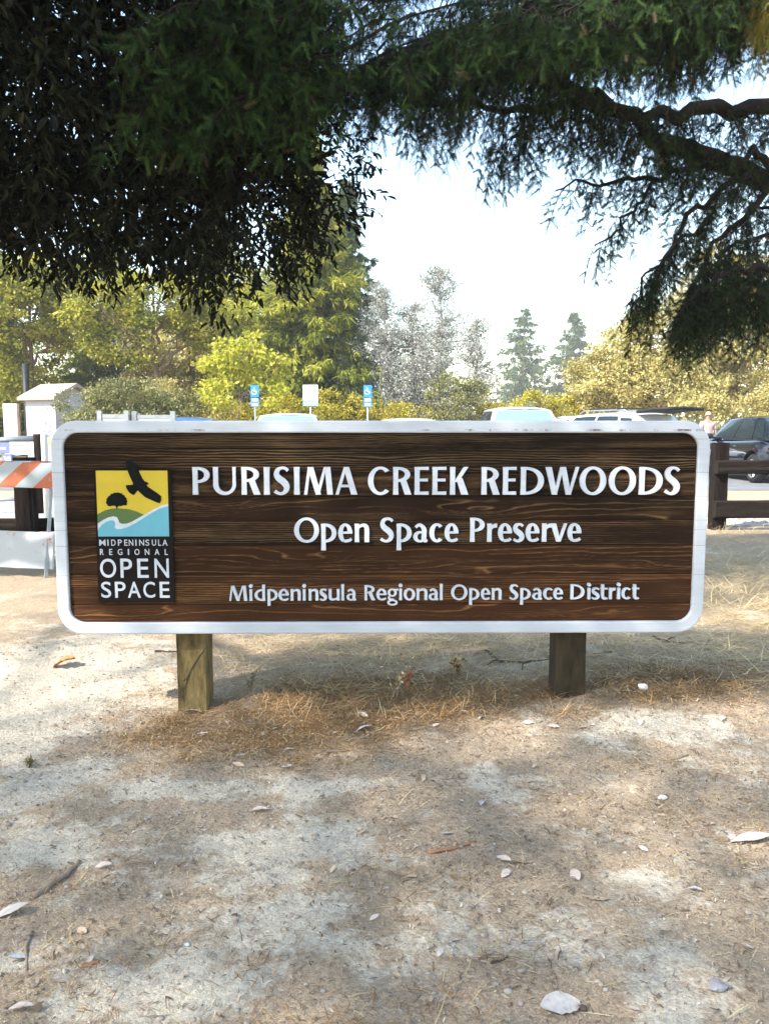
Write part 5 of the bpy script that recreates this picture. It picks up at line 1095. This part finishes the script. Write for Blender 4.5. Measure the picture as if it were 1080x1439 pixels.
# pebbles
def pebbles(name, n, x0, x1, y0, y1, rr_, m, label):
    base = np.array([(1, 0, 0), (-1, 0, 0), (0, 1, 0), (0, -1, 0), (0, 0, 1), (0, 0, -1)], float); fc_ = np.array([(0, 2, 4), (2, 1, 4), (1, 3, 4), (3, 0, 4), (2, 0, 5), (1, 2, 5), (3, 1, 5), (0, 3, 5)])
    # once-subdivided octahedron
    v = [tuple(p) for p in base]; f2 = []
    def mid(a, b):
        q = tuple(unit(np.array(v[a]) + np.array(v[b]))); 
        if q not in v: v.append(q)
        return v.index(q)
    for a, b, c_ in fc_: ab, bc, ca = mid(a, b), mid(b, c_), mid(c_, a); f2 += [(a, ab, ca), (ab, b, bc), (ca, bc, c_), (ab, bc, ca)]
    v = np.array(v); f2 = np.array(f2); x = rng.uniform(x0, x1, n); y = rng.uniform(y0, y1, n); r_ = rr_[0] + (rr_[1] - rr_[0]) * rng.random(n) ** 4
    z = ground_z(x, y); sc_ = np.stack([r_ * rng.uniform(.8, 1.5, n), r_ * rng.uniform(.7, 1.2, n), r_ * rng.uniform(.4, .8, n)], -1)
    V = v[None] * sc_[:, None] * rng.uniform(.8, 1.2, (n, len(v), 1)) + np.stack([x, y, z + r_ * .15], -1)[:, None]; F_ = (np.arange(n)[:, None, None] * len(v) + f2[None]).reshape(-1, 3)
    return tag(arr_obj(name, V.reshape(-1, 3), F_, m), label, 'pebbles', kind='stuff')
pebbles('pebbles', 9000, -2.3, 2.3, .95, 4.5, (.0014, .008), M['pebble'], 'small grey pebbles and dirt crumbs scattered over the ground')
pebbles('gravel', 6000, 2.5, 9.5, 9.9, 13.0, (.012, .05), simple('gravel_stone', (.42, .40, .37), .9, .3, 3), 'pale gravel along the path behind the right fence')

# single leaves
def leaf_mesh(name, L, W, curl, m, seed, lobed=False, jag=.0):
    rr = np.random.default_rng(seed); n = 11; mb = MB(); rows = []
    for i in range(n):
        u = i / (n - 1); wv = W * .5 * math.sin(math.pi * min(1, u * .93 + .035)) ** (.75) * (1 + (rr.normal(0, jag)))
        if lobed: wv *= .65 + .55 * abs(math.sin(u * 3.6 * math.pi + .5))
        zc = curl * L * (math.sin(math.pi * u) * .22 + .12 * u * u); b = curl * W * .22
        rows.append([((u - .5) * L, s * wv + .02 * L * math.sin(u * 4), zc + abs(s) ** 1.5 * b * (1 if curl >= 0 else -1) + rr.normal(0, .014 * L) * (abs(s) > 0)) for s in (-1, -.5, 0, .5, 1)])
    mb.loft(rows, closed=False, cap=False); mb.tube([Vector(rows[0][2]) - Vector((L * .14, 0, 0)), Vector(rows[0][2])], L * .008 + .0006, 4)
    return mb.mesh(name, m, smooth=True, fix=False)
def leafmat(n, c): return foliage_plain(n, c)
def foliage_plain(n, c):
    m, t, b = newmat(n); r_ = ramp(t, [(.3, tuple(q * .75 for q in c)), (.7, tuple(min(.9, q * 1.12) for q in c))], noise(t, 7, 6, .75)); r2_ = mixc(t, ramp(t, [(.56, (0, 0, 0)), (.66, (.75, .75, .75))], noise(t, 3.5, 6, .7)).outputs[0], r_.outputs[0], tuple(q * w_ for q, w_ in zip(c, (.55, .42, .32)))); t.links.new(r2_, b.inputs['Base Color']); b.inputs['Roughness'].default_value = .75; return m
M['l_white'] = foliage_plain('bleached_leaf', (.42, .38, .34)); M['l_tan'] = foliage_plain('tan_leaf', (.45, .33, .22)); M['l_pink'] = foliage_plain('pinkish_leaf', (.54, .43, .35)); M['l_orange'] = foliage_plain('rust_leaf', (.42, .15, .05)); M['l_blue'] = foliage_plain('pale_blue_leaf', (.42, .47, .50))
LV = [leaf_mesh('leaf', 1, .42, .28, M['l_tan'], 1, jag=.05), leaf_mesh('leaf', 1, .36, -.25, M['l_tan'], 2, jag=.05), leaf_mesh('leaf', 1, .5, .5, M['l_tan'], 3, jag=.08), leaf_mesh('leaf', 1, .62, .2, M['l_tan'], 4, jag=.05), leaf_mesh('leaf', 1, .85, .7, M['l_tan'], 5, True, .08)]
def lay_leaf(px, py, wpx, kind, m, label, ang=None, group=None, tilt=.25, name='fallen_leaf', cat='leaf'):
    p = G(px, py); dist = np.linalg.norm(p - CAM); L = wpx / FPX * dist * 1.05; o = bpy.data.objects.new(name, LV[kind]); link(o)
    o.material_slots[0].link = 'OBJECT'; o.material_slots[0].material = m; o.scale = (L, L, L); o.location = (p[0], p[1], p[2] + L * .05 + .003)
    o.rotation_euler = (rng.normal(0, tilt), rng.normal(0, tilt * .6), (rng.random() * 6.28) if ang is None else R(ang)); return tag(o, label, cat, group)
lay_leaf(787, 1417, 46, 3, M['l_white'], 'large bleached white bark flake or leaf at the bottom edge', 12, tilt=.15)
lay_leaf(1056, 1184, 46, 0, M['l_white'], 'long white leaf at the right edge', -8, tilt=.15)
lay_leaf(16, 1285, 36, 0, M['l_white'], 'white curled leaf at the left edge by the thick stick', 25)
lay_leaf(25, 1348, 16, 3, M['l_blue'], 'small pale bluish leaf beside the curved twig', 0)
lay_leaf(30, 1421, 24, 2, M['l_pink'], 'pale leaf in the bottom left corner', 15)
lay_leaf(92, 937, 28, 4, M['l_orange'], 'rust-orange curled dead leaf on the pale dirt left of the sign post', 10, tilt=.2)
lay_leaf(146, 1220, 18, 2, M['l_pink'], 'small pale leaf right of the thick stick', 20)
lay_leaf(168, 1291, 18, 0, M['l_tan'], 'narrow tan leaf below the thick stick', 60)
lay_leaf(365, 1141, 19, 2, M['l_pink'], 'pale leaf alone on the dirt below the left post', 10)
lay_leaf(628, 1173, 14, 3, M['l_white'], 'tiny white oval leaf just above the reddish stick', 0)
lay_leaf(707, 1210, 24, 0, M['l_pink'], 'upper pale leaf of the pair right of the reddish stick', -50)
lay_leaf(710, 1230, 20, 0, M['l_pink'], 'lower pale leaf of the pair right of the reddish stick', 50)
lay_leaf(735, 1213, 30, 1, M['l_tan'], 'tan leaf touching the pair of pale leaves', 10)
lay_leaf(808, 1232, 20, 3, M['l_pink'], 'rounded pinkish leaf in the right foreground', 100)
lay_leaf(838, 1264, 30, 1, M['l_tan'], 'long tan leaf below the rounded pinkish leaf', 0)
lay_leaf(1027, 1178, 14, 3, M['l_white'], 'small white leaf left of the long white leaf', 60)
lay_leaf(976, 1253, 15, 2, M['l_white'], 'small white leaf on the grey dust patch at right', -30)
lay_leaf(270, 1004, 24, 2, M['l_pink'], 'pale leaf lying at the foot of the left post', 5)
lay_leaf(510, 1007, 18, 0, M['l_pink'], 'pale leaf in the brown duff between the posts', -40)
lay_leaf(512, 1027, 22, 2, M['l_white'], 'whitish crumpled leaf below the one in the duff', 20)
lay_leaf(403, 1079, 13, 3, M['l_white'], 'small white leaf in front of the left post', 0)
lay_leaf(285, 1033, 15, 0, M['l_pink'], 'small pale leaf just in front of the left post', -10)
lay_leaf(335, 1077, 17, 0, M['l_tan'], 'small tan leaf right of the left post foreground', -20)
lay_leaf(677, 1131, 16, 2, M['l_white'], 'white leaf on the dirt in the middle foreground', 70)
lay_leaf(930, 1122, 12, 3, M['l_white'], 'small white oval leaf in the right middle ground', 0)
lay_leaf(880, 972, 14, 0, M['l_tan'], 'tan leaf beside the white stone', -30)
GRP = 'small dry leaves on the dirt'
pos_l = [(433, 996), (497, 1008), (330, 985), (385, 1038), (405, 1058), (470, 1030), (560, 1010), (610, 1020), (655, 1002), (670, 1008), (728, 1012), (745, 1018), (757, 1016), (775, 1022), (815, 1027), (832, 1020), (868, 936), (895, 1015), (560, 1150), (640, 1045), (590, 1060), (735, 1057), (752, 1080), (840, 1094), (745, 1107), (795, 1135), (600, 1095), (650, 1128), (1000, 1160), (1015, 1010), (1060, 985), (960, 980), (470, 1225), (530, 1290), (250, 1325), (130, 1352), (118, 1310), (205, 1418), (260, 1375), (350, 1407), (440, 1180), (850, 1345), (770, 1290), (620, 1340), (560, 1375), (905, 1195), (985, 1215), (1040, 1130), (240, 1150), (150, 1060), (85, 1060), (700, 1285), (580, 1235), (1050, 1330), (350, 1290), (890, 1420)]
MARKS = [(274, 1003, 'the left sign post'), (799, 965, 'the right sign post'), (75, 1238, 'the thick lower-left stick'), (635, 1193, 'the reddish stick'), (38, 1337, 'the curved twig'), (903, 968, 'the white stone'), (1005, 1390, 'the grey angular stone'), (785, 1417, 'the large white flake'), (1056, 1184, 'the long white leaf'), (490, 1056, 'the long thin stick'), (575, 965, 'the red-leaved weed'), (808, 1232, 'the rounded pinkish leaf'), (365, 1141, 'the lone pale leaf'), (952, 1066, 'the small dark twig'), (702, 1351, 'the dark twig splinter'), (838, 1264, 'the long tan leaf'), (707, 1218, 'the pair of pale leaves'), (263, 1329, 'the tiny grey-white stone')]
seen = {}
def leaf_label(a, b, colour):
    for _, (mx, my, nm) in sorted((((a - m[0]) ** 2 + ((b - m[1]) * 1.6) ** 2), m) for m in MARKS):
        dx, dy = a - mx, (b - my) * 1.6
        wd = ('right of' if dx > 0 else 'left of') if abs(dx) > abs(dy) else ('in front of' if dy > 0 else 'behind')
        for q in ('just', 'a little', 'farther'):
            lb = 'small %s dry leaf lying %s %s %s' % (colour, q, wd, nm)
            if q == 'farther' and math.hypot(dx, dy) < 60: continue
            if q == 'just' and math.hypot(dx, dy) > 110: continue
            if lb not in seen: seen[lb] = 1; return lb
    return 'small dry leaf lying flat among the litter on the dirt'
for k, (a_, b_) in enumerate(pos_l):
    lay_leaf(a_ + rng.normal(0, 3), b_ + rng.normal(0, 2), rng.uniform(7, 15), int(rng.integers(0, 4)), M[('l_tan', 'l_pink', 'l_tan', 'l_pink')[k % 4]], leaf_label(a_, b_, ('tan', 'pinkish', 'tan', 'pinkish')[k % 4]), None, GRP)
# sticks, stones, weeds
def stick(name, label, pts, rpx, m, cat='stick', lift=.5, forks=()):
    p0 = G(*pts[0]); o = thing(name, label, cat, p0); w_ = []
    for k, q in enumerate(pts):
        g = G(*q); w_.append(Vector(g - p0) + Vector((0, 0, rpx / FPX * np.linalg.norm(g - CAM) * lift + (q[2] if len(q) > 2 else 0))))
    r_ = rpx / FPX * np.linalg.norm(p0 - CAM); mb = MB(); out = []
    for i in range(len(w_) - 1):
        for k in range(4): out.append(w_[i].lerp(w_[i + 1], k / 4) + Vector(rng.normal(0, r_ * .25, 3)))
    out.append(w_[-1]); mb.tube(out, [r_ * (1.05 - .55 * i / len(out)) for i in range(len(out))], 7); mb.build('stem', m, o, smooth=True)
    for a_, b_ in forks:
        f0 = Vector(G(*a_) - p0) + Vector((0, 0, r_)); f1 = Vector(G(*b_) - p0) + Vector((0, 0, r_ * 2)); MB().tube([f0, f0.lerp(f1, .5) + Vector((0, 0, r_)), f1], [r_ * .6, r_ * .5, r_ * .25], 5).build('side_twig', m, o)
    return o
G0 = G
def G(px, py, *z): return G0(px, py)
tw = simple('grey_brown_twig', (.20, .15, .11), .9, .3, 30); twd = simple('dark_twig', (.06, .045, .035), .9, .3, 30); twr = simple('reddish_twig', (.27, .13, .07), .9, .25, 30)
stick('fallen_stick', 'thick grey-brown stick at lower left', [(47, 1262), (75, 1243), (98, 1226), (112, 1212)], 4.2, tw)
stick('fallen_stick', 'curved thin twig in the lower left corner', [(45, 1310), (36, 1335), (38, 1364)], 2.2, tw)
stick('fallen_stick', 'reddish stick in the middle foreground', [(602, 1199), (635, 1194), (668, 1183)], 2.4, twr)
stick('fallen_stick', 'long thin brown stick in the duff between the posts', [(440, 1058), (490, 1055), (540, 1056), (580, 1062)], 1.7, tw)
stick('fallen_stick', 'dark forked branch lying behind the right post', [(682, 915), (700, 930), (735, 933), (790, 925), (858, 917)], 2.0, twd, forks=[((700, 930), (684, 938)), ((735, 933), (733, 946))])
stick('fallen_stick', 'dark short twig left of the left post', [(218, 916), (236, 917), (252, 916)], 1.6, twd)
stick('fallen_stick', 'small dark twig in the right middle ground', [(938, 1068), (952, 1066), (966, 1062)], 2.0, tw)
stick('fallen_stick', 'short dark twig left of the fallen leaves, centre right', [(620, 1096), (640, 1095), (656, 1094)], 1.3, tw)
stick('fallen_stick', 'orange-brown twig near the bottom left', [(118, 1358), (130, 1355), (139, 1352)], 3.0, twr)
stick('fallen_stick', 'dark twig splinter in the grey dust, bottom centre', [(690, 1355), (702, 1351), (713, 1346)], 1.8, twd)
stick('fallen_stick', 'twig at the right edge on the dirt', [(1055, 1246), (1070, 1247), (1090, 1248)], 1.8, tw)
stick('fallen_stick', 'dark twig right of the right post on the straw', [(918, 895), (935, 903), (960, 906)], 1.6, twd, forks=[((935, 903), (950, 898))])
def stone(label, px, py, rpx, m, fl=.6, seed=0):
    p = G0(px, py); r_ = rpx / FPX * np.linalg.norm(p - CAM); bm = bmesh.new(); bmesh.ops.create_icosphere(bm, subdivisions=3, radius=1); rr = np.random.default_rng(seed); dirs = unit(rr.normal(size=(13, 3)))
    for v in bm.verts:
        c_ = np.array(v.co); s = 1.0
        for d_ in dirs: s = min(s, .62 / max(.01, float(c_ @ d_)) if c_ @ d_ > .62 else s)
        v.co = Vector(c_ * s * np.array([1.1, .8, fl])) * r_
    me = bpy.data.meshes.new('stone'); bm.to_mesh(me); bm.free(); me.materials.append(m); o = link(bpy.data.objects.new('stone', me)); o.location = (p[0], p[1], p[2] + r_ * fl * .55); tag(o, label, 'stone')
stone('white rounded stone in the dry grass right of the right post', 903, 969, 8.5, simple('white_stone', (.72, .66, .63), .8, .1, 20), .8, 3)
stone('grey angular stone at the bottom right', 1007, 1391, 13, simple('grey_stone', (.24, .23, .23), .9, .25, 20, bstr=.6), .55, 4)
stone('small dark stone beside the white flake at the bottom', 817, 1420, 6, twd, .7, 5)
stone('small pale stone at the foot of the right post', 776, 966, 5, M['l_white'], .8, 6)
stone('small brown stone in the right foreground', 846, 1233, 5.5, M['pebble'], .7, 7)
stone('tiny grey-white stone in the left foreground', 263, 1329, 3.8, M['l_blue'], .8, 8)
# weeds
def weed(name, label, px, py, hpx, n, fol, seed, lf=.02, stemm=None):
    p = G0(px, py); sc_ = np.linalg.norm(p - CAM) / FPX; H_ = hpx * sc_; t = thing(name, label, 'weed', p); mb = MB(); ps = []; ds = []
    for k in range(n):
        a = rng.random() * 6.28; le = rng.uniform(.15, .5); pts = [Vector((0, 0, 0)), Vector((math.cos(a) * H_ * le * .4, math.sin(a) * H_ * le * .4, H_ * .55)), Vector((math.cos(a) * H_ * le, math.sin(a) * H_ * le, H_ * rng.uniform(.8, 1.05)))]
        mb.tube(pts, [.0018, .0014, .0008], 4)
        for q in np.linspace(.3, 1, 6): v = pts[0].lerp(pts[1], q * 2) if q < .5 else pts[1].lerp(pts[2], q * 2 - 1); ps.append(v[:]); ds.append(rdir(1)[0])
    mb.build('stems', stemm or tw, t); ps = np.array(ps); ds = np.array(ds); L = rng.uniform(.7, 1.3, len(ps)) * lf
    V, F_, A = leaves6(ps, ds, unit(rdir(len(ps)) + np.array([0, 0, .6])), L, L * .55, rng.random(len(ps))); arr_obj('leaves', V, F_, fol, t, {'var': A})
M['redleaf'] = foliage('red_weed_leaf', [(0, (.28, .06, .03)), (.5, (.45, .12, .06)), (1, (.40, .24, .07))], .2)
M['greenweed'] = foliage('dull_green_weed', [(0, (.10, .09, .04)), (.5, (.20, .16, .07)), (1, (.34, .25, .11))], .2)
weed('weed', 'small red-leaved weed in the middle behind the sign', 572, 970, 28, 7, M['redleaf'], 1, .022)
weed('weed', 'dull green weed right of the left post', 352, 972, 24, 7, M['greenweed'], 2, .014)
weed('weed', 'reddish-brown weed between the posts, left of the branch', 642, 948, 22, 7, M['duff'], 3, .025)
weed('weed', 'thin dry weed stalks standing under the middle of the sign', 556, 985, 60, 4, M['straw'], 4, .02)
weed('weed', 'tiny moss-green tuft on the dirt at left', 41, 1078, 10, 8, M['greenweed'], 5, .015)
# dry vine on the left post
vx = (274 - 540) / FPX / .972 * 3.15
vn = thing('dry_vine', 'thin dry vine climbing across the left post', 'vine', (vx, 3.155, .0))
MB().tube([(-.045, .0, .02), (-.042, -.008, .12), (-.03, -.012, .17), (-.005, -.012, .22), (.035, -.011, .28), (.055, -.006, .30)], [.0028, .0026, .0025, .0022, .0018, .0012], 5).build('stem', twd, vn)
MB().tube([(-.03, -.012, .17), (-.05, -.010, .155), (-.066, -.006, .15)], [.0016, .0013, .001], 5).build('side_stem', twd, vn)

# ================================================================== haze
hm = bpy.data.materials.new('thin_haze'); hm.use_nodes = True; ht = hm.node_tree; ht.nodes.clear()
ho = ht.nodes.new('ShaderNodeOutputMaterial'); hv_ = ht.nodes.new('ShaderNodeVolumePrincipled'); hv_.inputs['Density'].default_value = 0.0007
hv_.inputs['Color'].default_value = (.92, .96, 1, 1); hv_.inputs['Anisotropy'].default_value = 0.0; ht.links.new(hv_.outputs[0], ho.inputs['Volume'])
hz = MB().box((0, 340, 10), (1300, 1300, 24)).build('haze', hm); tag(hz, 'thin pale haze filling the air', 'haze', kind='stuff')
